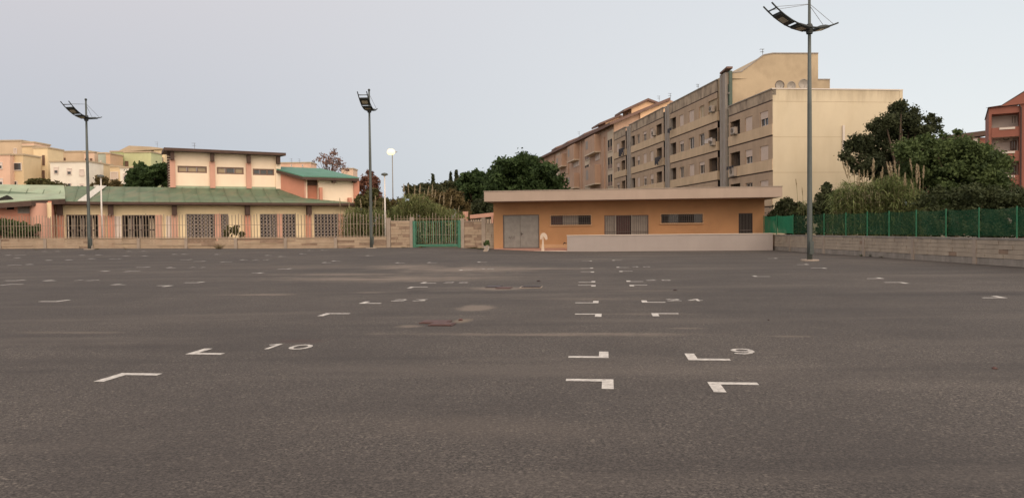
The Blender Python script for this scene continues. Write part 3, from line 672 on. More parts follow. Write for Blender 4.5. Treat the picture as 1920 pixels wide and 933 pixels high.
# ---------------------------------------------------------------- lamp posts
def make_mast():
    t = thing('lamp_mast', '', 'lamp post')
    MB().lathe([(.42, -.2), (.42, .05), (.38, .06), (0.01, .06)], 16).build('footing', M['concr'], t)
    mb = MB(); mb.tube([(0, 0, 0), (0, 0, 1.0), (0, 0, 7), (0, 0, 12.0)], [.125, .12, .10, .062], 14); mb.build('pole', M['pole'], t, True)
    MB().lathe([(.005, 12.22), (.07, 12.19), (.1, 12.12), (.07, 12.05), (.05, 11.98)], 10).build('finial', M['poledk'], t, True)
    MB().box(-.10, -.18, .3, .10, -.112, .9).build('hatch', M['pole'], t)
    # curved ladder-like arm: height along it
    def zc(x):
        return 10.62 + (0.205*x*x if x < 0 else 0.16*x*x) 
    for yy in (-.34, .34):
        pts = [(x, yy*(0.92 if x > 0 else 1), zc(x)) for x in [-2.2+.22*i for i in range(17)]]
        mb = MB(); mb.tube(pts, .036, 6); mb.build('arm_rail', M['poledk'], t)
    for x in (-1.95, -1.72, -1.0, -.82, -.1, .9, 1.1):
        MB().box(x-.025, -.34, zc(x)-.025, x+.025, .34, zc(x)+.025).build('arm_rung', M['poledk'], t)
    MB().lathe([(.14, 10.4), (.16, 10.5), (.16, 10.75), (.12, 10.85)], 12).build('collar', M['poledk'], t)
    for xa, xb in ((-1.68, -1.05), (-.78, -.15), (.3, .85)):
        za, zb = zc(xa), zc(xb); n_ = Vector((-(zb-za), 0, xb-xa)).normalized()
        def q_(x, z, off): return (x + n_.x*off, z + n_.z*off)
        mb = MB(); b = 0; c4 = []
        for (y0, y1, off, ins) in ((-.31, .31, -.07, .0), (-.31, .31, .03, .0), (-.22, .22, .10, .12)):
            a1 = q_(xa+ins, za+(zb-za)*ins/(xb-xa), off); a2 = q_(xb-ins, zb-(zb-za)*ins/(xb-xa), off)
            c4.append([(a1[0], y0, a1[1]), (a2[0], y0, a2[1]), (a2[0], y1, a2[1]), (a1[0], y1, a1[1])])
        for r4 in c4: mb.v += r4
        mb.f.append((0, 3, 2, 1)); mb.f.append((8, 9, 10, 11))
        for k in (0, 4):
            for j in range(4): mb.f.append((k+j, k+(j+1) % 4, k+4+(j+1) % 4, k+4+j))
        h = mb.build('floodlight', M['poledk'], t)
        a1, a2 = q_(xa+.16, za+(zb-za)*.16/(xb-xa), -.076), q_(xb-.16, zb-(zb-za)*.16/(xb-xa), -.076)
        MB().poly([(a1[0], -.22, a1[1]), (a1[0], .22, a1[1]), (a2[0], .22, a2[1]), (a2[0], -.22, a2[1])]).build('lens', M['lens'], h)
    for xe in (-1.95, 1.05):
        for yy in (-.34, .34):
            MB().tube([(xe, yy*(.92 if xe > 0 else 1), zc(xe)+.04), (0, yy*.1, 11.75)], .011, 4).build('cable', M['cable'], t)
    return t
mast = make_mast()
pm = ground(1518.3, 488.5)
mast.location = pm; mast.rotation_euler.z = R(14); mast['label'] = 'tall floodlight mast standing beside the right hand block wall, its top cut off'; mast['group'] = 'floodlight masts of the car park'
mast.scale = (1, 1, 1.02)
m2 = copy_tree(mast, label='tall floodlight mast at the far left, in front of the low fence wall'); g_ = at(167.8, 467.5, 59.3); m2.location = (g_.x, g_.y, gz(g_.x, g_.y)); m2.rotation_euler.z = R(80); m2.scale = (1, 1, .95)
m3 = copy_tree(mast, label='tall floodlight mast left of the green gate, its arm seen end on'); g_ = at(696.5, 465, 58.6); m3.location = (g_.x, g_.y, gz(g_.x, g_.y)); m3.rotation_euler.z = R(87); m3.scale = (1, 1, .99)

def white_lamp(px, pytop, Y, label, lit=False, h_base=None):
    P = at(px, pytop, Y); b = gz(P.x, Y); H = P.z-b
    t = thing('street_lamp', label, 'lamp post', (P.x, Y, b))
    MB().tube([(0, 0, 0), (0, 0, H*.5), (0, 0, H)], [.075, .065, .05], 10).build('pole', M['whitepole'] if not lit else M['galv'], t, True)
    if not lit:
        MB().lathe([(.01, H+.16), (.20, H+.12), (.30, H+.03), (.28, H-.02)], 14).build('lamp_head', M['pole'], t, True)
        MB().lathe([(.27, H-.02), (.10, H-.10), (.01, H-.10)], 14).build('lens', M['lens'], t)
    else:
        MB().tube([(-.05, 0, H), (.15, -.1, H+.05), (.65, -.4, H+.1)], .04, 6).build('arm', M['galv'], t)
        h = MB().box(-.45, -.5, H+.05, .1, .0, H+.22).build('lamp_head', M['galv'], t)
        MB().lathe([(.01, H+.50), (.3, H+.42), (.48, H+.2), (.48, H-.02), (.3, H-.2), (.01, H-.28)], 14, (-.1, -.35)).build('lamp_glass', M['lamp'], t, True)
    return t
white_lamp(189, 331, 66, 'slim white lamp post with flat round head, standing by the school fence at the left')
white_lamp(721, 327.5, 63, 'slim white lamp post with flat dark head, beside the tall block wall')
white_lamp(735.5, 287, 95, 'lit street lamp glowing warm yellow above the reeds', lit=True)

# ---------------------------------------------------------------- left boundary: low block wall with upright bars
fa = math.atan(FENCE[2])
FF = Frame(FENCE[0], FENCE[1], fa, 0.0)
fence = fthing(FF, 'boundary_fence', 'low sand coloured block wall topped by a row of upright metal bars', 'fence')
postpx = [-85, 1, 86, 173, 261, 350, 443, 536, 630, 728]
PX_ = [FF.X(p, 0, 455) for p in postpx]
def loc2w(x, y=0): return FF.o + FF.u*x + FF.n*y
def gl(x): p = loc2w(x); return gz(p.x, p.y)
WALLH = 0.82
for i, x in enumerate(PX_[:-1]):
    g = gl(x); MB().box(x-.12, -.14, g-.3, x+.12, .06, g+WALLH+.02).build('post', M['concr'], fence)
for i in range(len(PX_)-1):
    xa, xb = PX_[i]+.12, PX_[i+1]-.12
    for c in range(4):
        z0 = c*.2; ga, gb = gl(xa), gl(xb)
        # each course laid as blocks of uneven face
        n_ = 2 if (i+c) % 2 else 3
        cuts = [0] + sorted(random.uniform(.15, .85) for _ in range(n_-1)) + [1]
        for k in range(n_):
            a, b = xa+(xb-xa)*cuts[k], xa+(xb-xa)*cuts[k+1]
            za, zb = ga+(gb-ga)*cuts[k], ga+(gb-ga)*cuts[k+1]
            if b-a < .2: continue
            dep = -.02-random.choice([0, .0, .03, .05])
            mb = MB(); lo = -.3 if c == 0 else z0+.008
            mb.v = [(a+.004, dep, za+lo), (b-.004, dep, zb+lo), (b-.004, .03, zb+lo), (a+.004, .03, za+lo), (a+.004, dep, za+z0+.197), (b-.004, dep, zb+z0+.197), (b-.004, .03, zb+z0+.197), (a+.004, .03, za+z0+.197)]
            mb.f = [(0,3,2,1),(4,5,6,7),(0,1,5,4),(1,2,6,5),(2,3,7,6),(3,0,4,7)]
            rough = random.random() < (.30 if i >= 4 and c in (1, 2, 3) else .07)
            mb.build('block', M['block2'] if rough else M['block'], fence)
    mb = MB(); ga, gb = gl(xa), gl(xb); z0 = .8
    mb.v = [(xa, -.07, ga+z0), (xb, -.07, gb+z0), (xb, .07, gb+z0), (xa, .07, ga+z0), (xa, -.07, ga+z0+.06), (xb, -.07, gb+z0+.06), (xb, .07, gb+z0+.06), (xa, .07, ga+z0+.06)]
    mb.f = [(0,3,2,1),(4,5,6,7),(0,1,5,4),(1,2,6,5),(2,3,7,6),(3,0,4,7)]; mb.build('coping', M['block'], fence)
x = PX_[0]; k = 0
while x < PX_[-1]-.15:
    g = gl(x)+WALLH+.04; h = 1.95 - .16*abs(math.sin(k*math.pi/6.0)) + random.uniform(-.04, .04)
    lean = random.uniform(-.02, .02)
    MB().tube([(x, 0, g-.05), (x+lean, 0, g+h*.97), (x+lean, 0, g+h)], [.033, .033, .010], 4).build('bar', M['picket'], fence)
    x += .265 + random.uniform(-.015, .015); k += 1
for a, b in zip(PX_[:-1], PX_[1:]):
    MB().tube([(a, .03, gl(a)+WALLH+1.06), (b, .03, gl(b)+WALLH+1.06)], .022, 4).build('rail', M['picket'], fence)
    MB().tube([(a, .03, gl(a)+WALLH+.12), (b, .03, gl(b)+WALLH+.12)], .02, 4).build('rail', M['picket'], fence)

pkf = FF.X(85.5, 1.2, 430)
MB().box(pkf-.26, 1.0, gl(pkf), pkf+.26, 1.5, FF.Z(85.5, 408.5, 1.2)).build('brick_pillar', M['pink'], fence)

# tall block walls either side of the gate
def tall_wall(label, xa, xb, H, posts, smooth=False):
    t = fthing(FF, 'block_wall', label, 'wall'); g = gl((xa+xb)/2)
    for x, h in posts: MB().box(x-.15, -.12, g-.3, x+.15, .14, g+h).build('post', M['concr'], t)
    mb = MB(); mb.box(xa, .0, g-.3, xb, .08, g+H-.06); mb.build('mortar', M['block2'], t)
    n = int(H/.2)
    for c in range(n):
        cuts = [0] + sorted(random.uniform(.2, .8) for _ in range(1 if c % 2 else 2)) + [1]
        for k in range(len(cuts)-1):
            a, b = xa+(xb-xa)*cuts[k], xa+(xb-xa)*cuts[k+1]
            if b-a < .15: continue
            dep = -.03-random.choice([0, .02, .04])
            if smooth: dep = -.03
            MB().box(a+.005, dep, g+c*H/n+.006, b-.005, .0-.001, g+(c+1)*H/n-.005).build('block', M['block2'] if (not smooth and random.random() < .2) else M['block' if not smooth else 'blockr'], t)
    MB().box(xa, -.07, g+H-.01, xb, .1, g+H+.05).build('coping', M['concr'], t)
    return t
GX0, GX1 = FF.X(775, 0, 440), FF.X(864, 0, 440)
tall_wall('tall split block wall between the white lamp post and the green gate', FF.X(733, 0, 440), GX0-.15, 2.05, [(FF.X(729, 0, 440), 2.32), (GX0-.1, 2.35)])
tall_wall('tall split block wall right of the green gate', GX1+.28, FF.X(905, 0, 440), 2.05, [(GX1+.13, 2.3), (FF.X(907, 0, 440), 2.35)])
tall_wall('plain grey brown wall panel touching the orange building', FF.X(910, 0, 440), FF.X(927, 0, 440), 1.9, [], True)
gate = fthing(FF, 'metal_gate', 'green painted metal gate of upright bars with reeds behind', 'gate'); g = gl((GX0+GX1)/2)
for x in (GX0+.1, GX1-.1): MB().tube([(x, -.1, g), (x, -.1, g+2.08)], .13, 10).build('gate_post', M['ggate'], gate)
for z, h in ((.05, .22), (2.0, .035)): MB().box(GX0+.22, -.12, g+z, GX1-.22, -.07, g+z+h).build('rail', M['ggate'], gate)
nb = 20
for i in range(nb):
    x = GX0+.3+(GX1-GX0-.6)*i/(nb-1); MB().tube([(x, -.095, g+.36), (x, -.095, g+2.0)], .018 if i % 4 else .03, 5).build('bar', M['ggreen'] if i % 3 else M['ggate'], gate)
MB().box(GX0+.6, -.16, g+.10, GX1-.22, -.121, g+.22).build('brace', M['ggate'], gate)
# inner picket fence behind the gate, with a pink pillar and a pink rail run
inner = fthing(FF, 'picket_fence', 'tall thin metal pickets standing behind the green gate', 'fence')
FI = 4.0; x = FF.X(740, FI, 420); k = 0
while x < FF.X(866, FI, 420):
    g = gl(x); hh = FF.Z(800, 399, FI) - .25*abs(math.sin(k*.5)) + random.uniform(-.1, .1)
    MB().tube([(x, FI, g), (x, FI, hh-.1), (x, FI, hh)], [.028, .028, .008], 4).build('picket', M['picket'], inner); x += .27; k += 1
for pa, pb, py in ((740, 866, 410), (740, 866, 440)): MB().tube([(FF.X(pa, FI, py), FI+.04, FF.Z(pa, py, FI)), (FF.X(pb, FI, py), FI+.04, FF.Z(pb, py, FI))], .025, 4).build('rail', M['picket'], inner)
FP = Frame(at(868, 430, 72).x, 72, R(-20), .35)
pf = fthing(FP, 'pink_fence', 'pink pillar and pink top rail over pale bars left of the orange building', 'fence')
x0 = FP.X(869, 0); x1 = FP.X(875.5, 0); MB().box(x0, -.2, 0, x1, .2, FP.Z(872, 396.5)).build('pillar', M['pink'], pf)
a = FP.X(881); b = FP.X(930); mb = MB(); za, zb = FP.Z(881, 403), FP.Z(923, 398)
mb.prism([(a, -.1, za-.35), (b, -.1, zb-.35), (b, -.1, zb), (a, -.1, za)], (0, .2, 0)).build('top_rail', M['pink'], pf)
MB().box(a, .1, 0, b, .2, za-.4).build('wall', M['peach'], pf)
for i in range(12): xx = a+(b-a)*i/11; MB().box(xx-.04, -.05, 0, xx+.04, 0, za-.36).build('bar', M['steel'], pf)
MB().box(FP.X(921.5), -.15, 0, FP.X(924), .15, FP.Z(922, 399)).build('pillar', M['pink'], pf)

# potted plant by the wall
P = ground(912.5, 469.5); t = thing('potted_plant', 'small green plant in a white pot by the wall next to the orange building', 'plant', tuple(P))
t.scale = (.78, .78, .78)
MB().lathe([(.16, 0), (.23, .36), (.25, .40), (.19, .40), (.01, .36)], 12).build('pot', M['pot'], t, True)
leaves('foliage', [(0, 0, .62, .3, .3, .26), (.1, 0, .8, .15, .15, .15)], 260, .12, LF['green'], t, shell=.2)
P = ground(918, 471.5); t = MB().prism([(-.1, 0, 0), (.2, 0, 0), (.28, 0, .45), (.1, 0, .42)], (0, .12, 0)).build('paving_slab', M['concr'], None); t.location = (P.x-.35, P.y+.1, P.z); tag(t, 'broken concrete slab leaning between the pot and the orange building', 'slab')

# ---------------------------------------------------------------- right boundary: block wall and green screened fence
dW = Vector((W1.x-W0.x, W1.y-W0.y)); angW = math.atan2(dW.y, dW.x)
FW = Frame(W0.x, W0.y, angW, 0.0)                # x runs from the far end towards the camera
rwall = fthing(FW, 'block_wall', 'long taupe concrete block wall with posts along the right side', 'wall')
HW = 1.08; endx = FW.X(1920, 0, 470)+9
pposts = [FW.X(p, 0, 465) for p in (1482.6, 1546, 1621.7, 1714, 1830.8)]
st = pposts[-1]-pposts[-2]; pposts += [pposts[-1]+st, pposts[-1]+2*st]
for x in pposts: MB().box(x-.11, -.10, -.3, x+.11, .1, HW-.08).build('post', M['concr'], rwall)
edges = [0]+pposts+[endx]
bw = {}
cnt = 0
for i in range(len(edges)-1):
    xa, xb = edges[i]+(.11 if i else 0), edges[i+1]-.11
    if xb-xa < .4: continue
    MB().box(xa, -.05, -.3, xb, .08, .27).build('plinth', M['plinth'], rwall)
    MB().box(xa, -.03, .272, xb, .06, HW-.085).build('mortar', M['aptcol'], rwall)
    for c in range(4):
        z0 = .275+c*.18; off = .27 if c % 2 else 0; x = xa-off
        while x < xb:
            a, b = max(x, xa)+.005, min(x+.54, xb)-.005
            if b-a > .05 and cnt < 290:
                dd = random.choice([0, 0, .006, .012, .02])
                MB().box(a, -.062-dd, z0+.004, b, -.031, z0+.174).build('block', M['blockr'] if random.random() > .03 else M['block2'], rwall); cnt += 1
            x += .54
    MB().box(xa-.11, -.09, HW-.08, xb+.11, .12, HW).build('coping', M['plinth'], rwall)
gf = fthing(FW, 'screened_fence', 'green posts carrying green shade net along the top of the right block wall', 'fence')
gp = [1433, 1457, 1488, 1546, 1587, 1627, 1668, 1719, 1775, 1837, 1908]
def topy(p): return 405 + (388-405)*(p-1433)/(1908-1433)
def boty(p): return 436.5 + (443-436.5)*(p-1433)/(1908-1433)
GO = .06
gxs = [(FW.X(p, GO, 430), FW.Z(p, topy(p), GO), FW.Z(p, boty(p), GO)) for p in gp]
gxs += [(gxs[-1][0]+k*2.6, gxs[-1][1], gxs[-1][2]) for k in (1, 2, 3)]
for i, (x, zt, zb) in enumerate(gxs):
    MB().tube([(x, GO-.03, HW-.02), (x, GO-.03, zt+.04)], .03, 7).build('fence_post', M['gpost'], gf)
for i in range(len(gxs)-1):
    (xa, ta, ba), (xb, tb, bb) = gxs[i], gxs[i+1]
    mb = MB(); n_ = 10; pts = []
    for k in range(n_+1):
        f = k/n_; x = xa+(xb-xa)*f; sag = .05*math.sin(math.pi*f); y = GO+.02+.035*math.sin(f*9+i)
        pts.append(((x, y, ba+(bb-ba)*f), (x, y, ta+(tb-ta)*f-sag)))
    for k in range(n_): mb.poly([pts[k][0], pts[k+1][0], pts[k+1][1], pts[k][1]])
    mb.build('net_panel', M['gscreen'] if i < 2 else M['gmesh'], gf)

# ---------------------------------------------------------------- near apartment block
CX, CY = at(1449, 300, 65).x, 65.0
vd = Vector((at(795, 431, 1000).x, 1000.0)).normalized()           # direction the long facade recedes in
FA = Frame(CX, CY, math.atan2(-vd.y, -vd.x), 0.0)
apt = fthing(FA, 'apartment_building', 'long beige five storey apartment block with stained parapets and pale yellow end wall', 'building')
secA = (FA.X(1366.5), 0.0); secB = (FA.X(1253), FA.X(1346)); secC = (FA.X(1180.5), FA.X(1245)); secD = (FA.X(1152), FA.X(1174))
HA = FA.Z(1449, 167); HB = 16.35
def wshape(kind):                                # shared window meshes, unit = metres, origin at lower left of opening
    pass
wcache = {}
def put_window(par, x0, z0, x1, z1, y, kind, fm='whitefr', shm='shutter'):
    """kind: 'shut' shutter down, 'half', 'open' (glass), 'loggia' dark recess"""
    w_, h_ = round(x1-x0, 2), round(z1-z0, 2); key = (w_, h_, fm)
    if key not in wcache:
        wcache[key] = frame_bars(MB(), 0, 0, w_, h_, 0, .05, .06, 1 if w_ < 2.5 else 2).mesh('window', M[fm])
    wn = link('window', wcache[key], par, (x0, y+.12, z0))
    def sub(nm, z0_, z1_, y_, m):
        k2 = (nm, w_, round(z0_, 2), round(z1_, 2), m.name)
        if k2 not in wcache:
            mb = MB()
            if nm == 'shutter':
                n = max(2, int((z1_-z0_)/.16))
                for i in range(n): a = z0_+(z1_-z0_)*i/n; b = z0_+(z1_-z0_)*(i+1)/n; mb.box(.02, -.0, a+.004, w_-.02, .03, b-.008)
                mb.box(.02, .01, z0_, w_-.02, .025, z1_)
            else: mb.box(.02, 0, z0_, w_-.02, .01, z1_)
            wcache[k2] = mb.mesh(nm, m)
        link(nm, wcache[k2], wn, (0, y_, 0))
    sub('pane', .02, h_-.02, .06, M['pane'])
    if kind == 'shut': sub('shutter', .03, h_, -.06, M[shm])
    if kind == 'half': sub('shutter', h_*.5, h_, -.06, M[shm])
    if kind == 'third': sub('shutter', h_*.72, h_, -.06, M[shm])
    return wn
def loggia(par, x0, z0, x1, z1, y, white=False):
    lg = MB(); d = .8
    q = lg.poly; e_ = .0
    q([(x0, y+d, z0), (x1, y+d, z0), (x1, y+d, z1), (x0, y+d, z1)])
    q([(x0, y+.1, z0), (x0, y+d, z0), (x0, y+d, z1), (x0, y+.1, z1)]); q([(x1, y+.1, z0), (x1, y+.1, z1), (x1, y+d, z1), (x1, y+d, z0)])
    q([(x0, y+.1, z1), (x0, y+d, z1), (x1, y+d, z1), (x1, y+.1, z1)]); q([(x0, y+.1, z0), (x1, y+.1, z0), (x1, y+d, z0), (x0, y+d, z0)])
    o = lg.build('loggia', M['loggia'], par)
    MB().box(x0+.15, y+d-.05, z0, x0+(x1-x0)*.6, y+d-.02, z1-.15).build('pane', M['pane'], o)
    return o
def section(x0, x1, zp, floors, cols, sw=False, mats=('apt', 'aptband', 'aptdirty')):
    """floors: z of joint lines from the top; cols: (x0,x1,type)"""
    mb = MB(); wall(mb, x0, x1, floors[0]+.06, zp, (), 0.0); mb.build('parapet', M[mats[2]], apt)
    MB().box(x0-.02, -.08, zp, x1+.02, .35, zp+.09).build('coping', M['aptcol'], apt)
    for f in floors: MB().box(x0, .02, f-.06, x1, .05, f+.06).build('joint', M['groove'], apt)
    for j, f in enumerate(floors):
        nf = floors[j+1] if j+1 < len(floors) else 0.0
        wt, wb = f-.72, f-1.97
        holes = []
        for c in cols:
            top, bot = (wt, wb)
            if c[2] == 'L': top, bot = wt+.1, wb-.02
            holes.append((c[0], bot, c[1], top))
        mb = MB(); wall(mb, x0, x1, wb-.02-.0, f-.06, [h for h in holes], 0.0, .35 if not sw else .2); mb.build('window_band', M[mats[1]], apt)
        mb = MB(); mb.box(x0+.001, -.05, nf+.06, x1-.001, .2, wb-.022); mb.build('band', M[mats[0]], apt)
        for k, (h, c) in enumerate(zip(holes, cols)):
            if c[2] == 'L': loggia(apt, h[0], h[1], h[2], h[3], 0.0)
            else: put_window(apt, h[0], h[1], h[2], h[3], 0.0, random.choice(c[3] if len(c) > 3 else ['shut', 'half', 'open', 'shut', 'third']))
AX = lambda p: FA.X(p, 0, 250)
section(secA[0], secA[1], HA, [12.3, 9.34, 6.35, 3.35], [(AX(1369), AX(1387.5), 'L'), (AX(1397.3), AX(1410.5), 'w'), (AX(1425), AX(1440.3), 'w')])
section(secB[0], secB[1], HB, [15.2, 12.25, 9.3, 6.35, 3.4], [(AX(1256.5), AX(1267.5), 'L'), (AX(1274), AX(1282), 'w'), (AX(1291.8), AX(1301.3), 'w'), (AX(1311), AX(1320.7), 'w'), (AX(1328.3), AX(1345), 'L')])
section(secC[0], secC[1], HB, [15.2, 12.25, 9.3, 6.35, 3.4], [(AX(1182), AX(1190), 'L'), (AX(1194), AX(1199.3), 'w'), (AX(1205.7), AX(1212), 'w'), (AX(1218.6), AX(1225), 'w'), (AX(1230.5), AX(1240.7), 'L')])
section(secD[0], secD[1], HB, [15.2, 12.25, 9.3, 6.35, 3.4], [(AX(1155.8), AX(1161), 'w'), (AX(1164.4), AX(1171.5), 'L')])
for a, b, h in ((1347.5, 1358, 16.6), (1245, 1253, 16.3), (1174, 1180.5, 16.2)):
    x0, x1 = FA.X(a, -.3), FA.X(b, -.3); n = 3
    for k in range(n): MB().box(x0+(x1-x0)*k/n+.02, -.16+(.06 if k == 1 else 0), 0, x0+(x1-x0)*(k+1)/n-.02, .3, h).build('column', M['aptcol'], apt)
# stair tower recess with green glazing
x0, x1 = FA.X(1358, -.3), secA[0]
MB().box(x0, .1, 0, x1, .4, 16.7).build('stair_glazing', M['aptgreen'], apt)
for k in range(10): MB().box(x0, .04, 1+k*1.5, x1, .099, 1.12+k*1.5).build('glazing_bar', M['aptcol'], apt)
MB().prism([(FA.X(1354), -.2, 16.66), (x1+.1, -.2, 16.9), (x1+.1, -.2, 17.08), (FA.X(1354), -.2, 16.84)], (0, .6, 0)).build('stair_roof', M['rooft'], apt)
# bodies
body = MB(); Dp = 11.0
zc_ = HA
body.poly([(secA[0], 0.36, HA-.5), (0, 0.36, HA-.5), (0, Dp, HA-.5), (secA[0], Dp, HA-.5)])
body.poly([(0, 0.0, HA), (0, 0.3, HA), (0, .3, HA-.5), (0, 0, HA-.5)])
body.poly([(secD[0], .34, HB-.4), (secA[0], .34, HB-.4), (secA[0], 9.2, HB-.4), (secD[0], 9.2, HB-.4)])
body.poly([(secD[0], Dp, 0), (0, Dp, 0), (0, Dp, HA), (secD[0], Dp, HA)])
body.poly([(secD[0], 0, 0), (secD[0], 0, HB), (secD[0], Dp, HB), (secD[0], Dp, 0)])
body.build('roof', M['aptcol'], apt)
MB().box(secD[0]+.1, .85, 0, -.1, Dp-.1, HA-.6).build('core', M['dark'], apt)
# end wall facing the car park
ex = FA.X(1449)  # 0
endw = MB(); We = 11.7
endw.poly([(0.0, 0, 0), (0.0, We, 0), (0.0, We, HA), (0.0, 0, HA)]); endw.box(-.3, 0.02, HA-.6, -.002, We, HA)
endw.build('end_wall', M['aptend'], apt)
MB().box(-.34, -.08, HA, .05, We+.03, HA+.09).build('coping', M['whitefr'], apt)
for z in (HA-1.02, HA-4.0, HA-7.0): MB().box(.0, .01, z-.015, .006, We-.01, z+.015).build('joint', M['aptpent'], apt)
MB().box(.002, We-.28, 0, .03, We, HA-.01).build('corner_strip', M['aptend'], apt)
P = FA.o
pipe = at(1590.5, 233, 64.9); pb = at(1590.5, 258, 64.9)
u_, n_ = FA.u, FA.n
yy = (Vector((pipe.x, pipe.y))-FA.o).dot(FA.n)
MB().box(.005, yy-.09, pb.z-1.0, .14, yy+.09, pipe.z).build('vent_pipe', M['whitefr'], apt)
# roof-top stair house wall, seen above the end section
Zp = FA.o.y + 9.6
ph = [at(x, y, Zp) for x, y in [(1367, 200), (1365.5, 137.5), (1390, 135.5), (1432, 104), (1448, 101), (1534, 101), (1534, 150), (1556, 150), (1556, 200)]]
FL = lambda p: Vector(((Vector((p.x, p.y))-FA.o).dot(FA.u), (Vector((p.x, p.y))-FA.o).dot(FA.n), p.z))
pts = [FL(p) for p in ph]; pts = [Vector((p.x, p.y, max(p.z, HA-.6))) for p in pts]
MB().prism(pts[::-1], (-9.0, 0, 0)).build('stair_house', M['aptpent'], apt)
cp = MB()
for a, b in zip(pts[1:-2], pts[2:-1]):
    if abs(a.y-b.y) > .3: MB().prism([a+Vector((.06, 0, 0)), b+Vector((.06, 0, 0)), b+Vector((.06, 0, .1)), a+Vector((.06, 0, .1))], (-.5, 0, 0)).build('coping', M['aptcol'], apt)
# satellite dishes on the roof terrace
def dish(px, py, r_, Y, m, lab):
    P = at(px, py, Y); t = thing('satellite_dish', lab, 'satellite dish', (P.x, P.y, HA-.4))
    h = P.z-(HA-.4); MB().tube([(0, .1, 0), (0, .1, h)], .03, 6).build('mast', M['aptcol'], t)
    mb = MB(); prof = [(.01, .12), (r_*.5, .09), (r_*.85, .03), (r_, 0)]; b = 0
    for rr, d in prof:
        for j in range(18): a = 2*math.pi*j/18; mb.v.append((rr*math.cos(a), d-.05, h+rr*math.sin(a)))
    for i in range(3):
        for j in range(18): j2 = (j+1) % 18; mb.f.append((i*18+j, i*18+j2, (i+1)*18+j2, (i+1)*18+j))
    mb.build('reflector', M['dish'], t, True)
    mb = MB(); mb.tube([(r_*math.cos(2*math.pi*j/18), -.05, h+r_*math.sin(2*math.pi*j/18)) for j in range(19)], .028, 5); mb.build('rim', m, t)
    MB().tube([(0, 0, h-r_), (0, -.35, h-.1)], .015, 4).build('receiver_arm', M['aptcol'], t)
dish(1461.5, 160, .38, 66.2, M['dishdk'], 'satellite dish with dark rim, leftmost of three on the roof edge')
dish(1483.5, 161, .36, 66.4, M['dish'], 'pale satellite dish in the middle of three on the roof edge')
dish(1506.5, 158, .42, 66.2, M['dish'], 'dull grey satellite dish beside the floodlight mast, on the roof edge')
def ac(px, py, off, lab, w_=.85, h_=.6):
    x, z = FA.hit(px, py, off); p = FA.o + FA.u*x + FA.n*off
    t = thing('air_conditioner', lab, 'air conditioner', (p.x, p.y, z-h_/2), FA.a)
    MB().box(-w_/2, -.3, 0, w_/2, 0, h_).build('casing', M['acw'], t)
    mb = MB(); cx_ = -.1
    for k in range(3): rr = .24-.07*k; mb.tube([(cx_+rr*math.cos(2*math.pi*j/12), -.31, h_/2+rr*math.sin(2*math.pi*j/12)) for j in range(13)], .012, 4)
    mb.build('fan_grille', M['dark'], t)
    MB().box(-w_/2, -.25, -.06, w_/2, .1, -.003).build('bracket', M['aptcol'], t)
ac(1337, 204, -.08, 'air conditioner unit in the top floor loggia left of the stair tower')
ac(1338.5, 266.5, -.08, 'air conditioner unit below the washing line beside the stair tower')
ac(1379, 245, -.08, 'air conditioner unit in the top loggia right of the stair tower', .95)
ac(1377, 322, -.08, 'air conditioner unit hung under the middle loggia right of the stair tower', 1.1, .8)
ac(1227.5, 249.5, -.08, 'small air conditioner unit by the loggia of the distant stretch of facade')
# laundry
def laundry(px0, px1, py0, py1, lab, m='cloth', off=-.5):
    x0, z1 = FA.hit(px0, py0, off); x1, z0 = FA.hit(px1, py1, off); p = FA.o + FA.u*x0 + FA.n*off
    t = thing('laundry', lab, 'laundry', (p.x, p.y, z0), FA.a); n = max(3, int((x1-x0)/.45)); H = z1-z0
    MB().tube([(0, 0, H), (x1-x0, 0, H)], .012, 4).build('line', M['cable'], t)
    for s in (0, x1-x0): MB().tube([(s, 0, H), (s, .5, H-.05)], .015, 4).build('bracket', M['cable'], t)
    for i in range(n):
        a = (x1-x0)*i/n+.03; b = (x1-x0)*(i+1)/n-.14; l = H*random.uniform(.35, 1)
        mb = MB(); mb.prism([(a, -.01, H), (b, -.01, H), (b-.05, .03, H-l), (a+.04, -.04, H-l*.95)], (0, .03, 0)).build('garment', M[m], t)
laundry(1160, 1169.5, 280, 293, 'dark washing hanging outside the farthest loggia of the beige block')
laundry(1227.5, 1239, 296, 309, 'dark washing on a line at the second row loggia')
laundry(1251.5, 1259, 242, 250, 'dark washing hung beside the grey column on the upper floor')
laundry(1321, 1336, 262, 266, 'small pale washing by the enclosed loggia', 'clothp')
laundry(1362, 1376, 313, 318, 'dark clothes on brackets right of the stair tower')
def antenna(px, py0, py1, Y, lab):
    P = at(px, py1, Y); T = at(px, py0, Y); t = thing('antenna', lab, 'antenna', tuple(P)); h = T.z-P.z
    MB().tube([(0, 0, 0), (0, 0, h)], .025, 5).build('mast', M['cable'], t)
    for k, (z, l) in enumerate(((h*.95, h*.35), (h*.6, h*.3))):
        MB().tube([(-l, 0, z+.05*l), (l*.5, 0, z)], .018, 4).build('boom', M['cable'], t)
        for j in range(4): xx = -l+l*1.4*j/3; MB().tube([(xx, -.18, z), (xx, .18, z)], .012, 4).build('element', M['cable'], t)
antenna(1430, 92, 106, 76, 'tv antenna on the sloping edge of the roof-top stair house')
antenna(1309, 158, 168, 84, 'tv antenna standing on the long parapet of the beige block')
antenna(1236, 180, 191, 110, 'tv antenna behind the brown gabled attic')
antenna(1257, 175, 187, 100, 'thin tv mast at the peak of the brown gable')
antenna(1086, 247, 255, 150, 'small tv antenna on the farthest brown roofs')

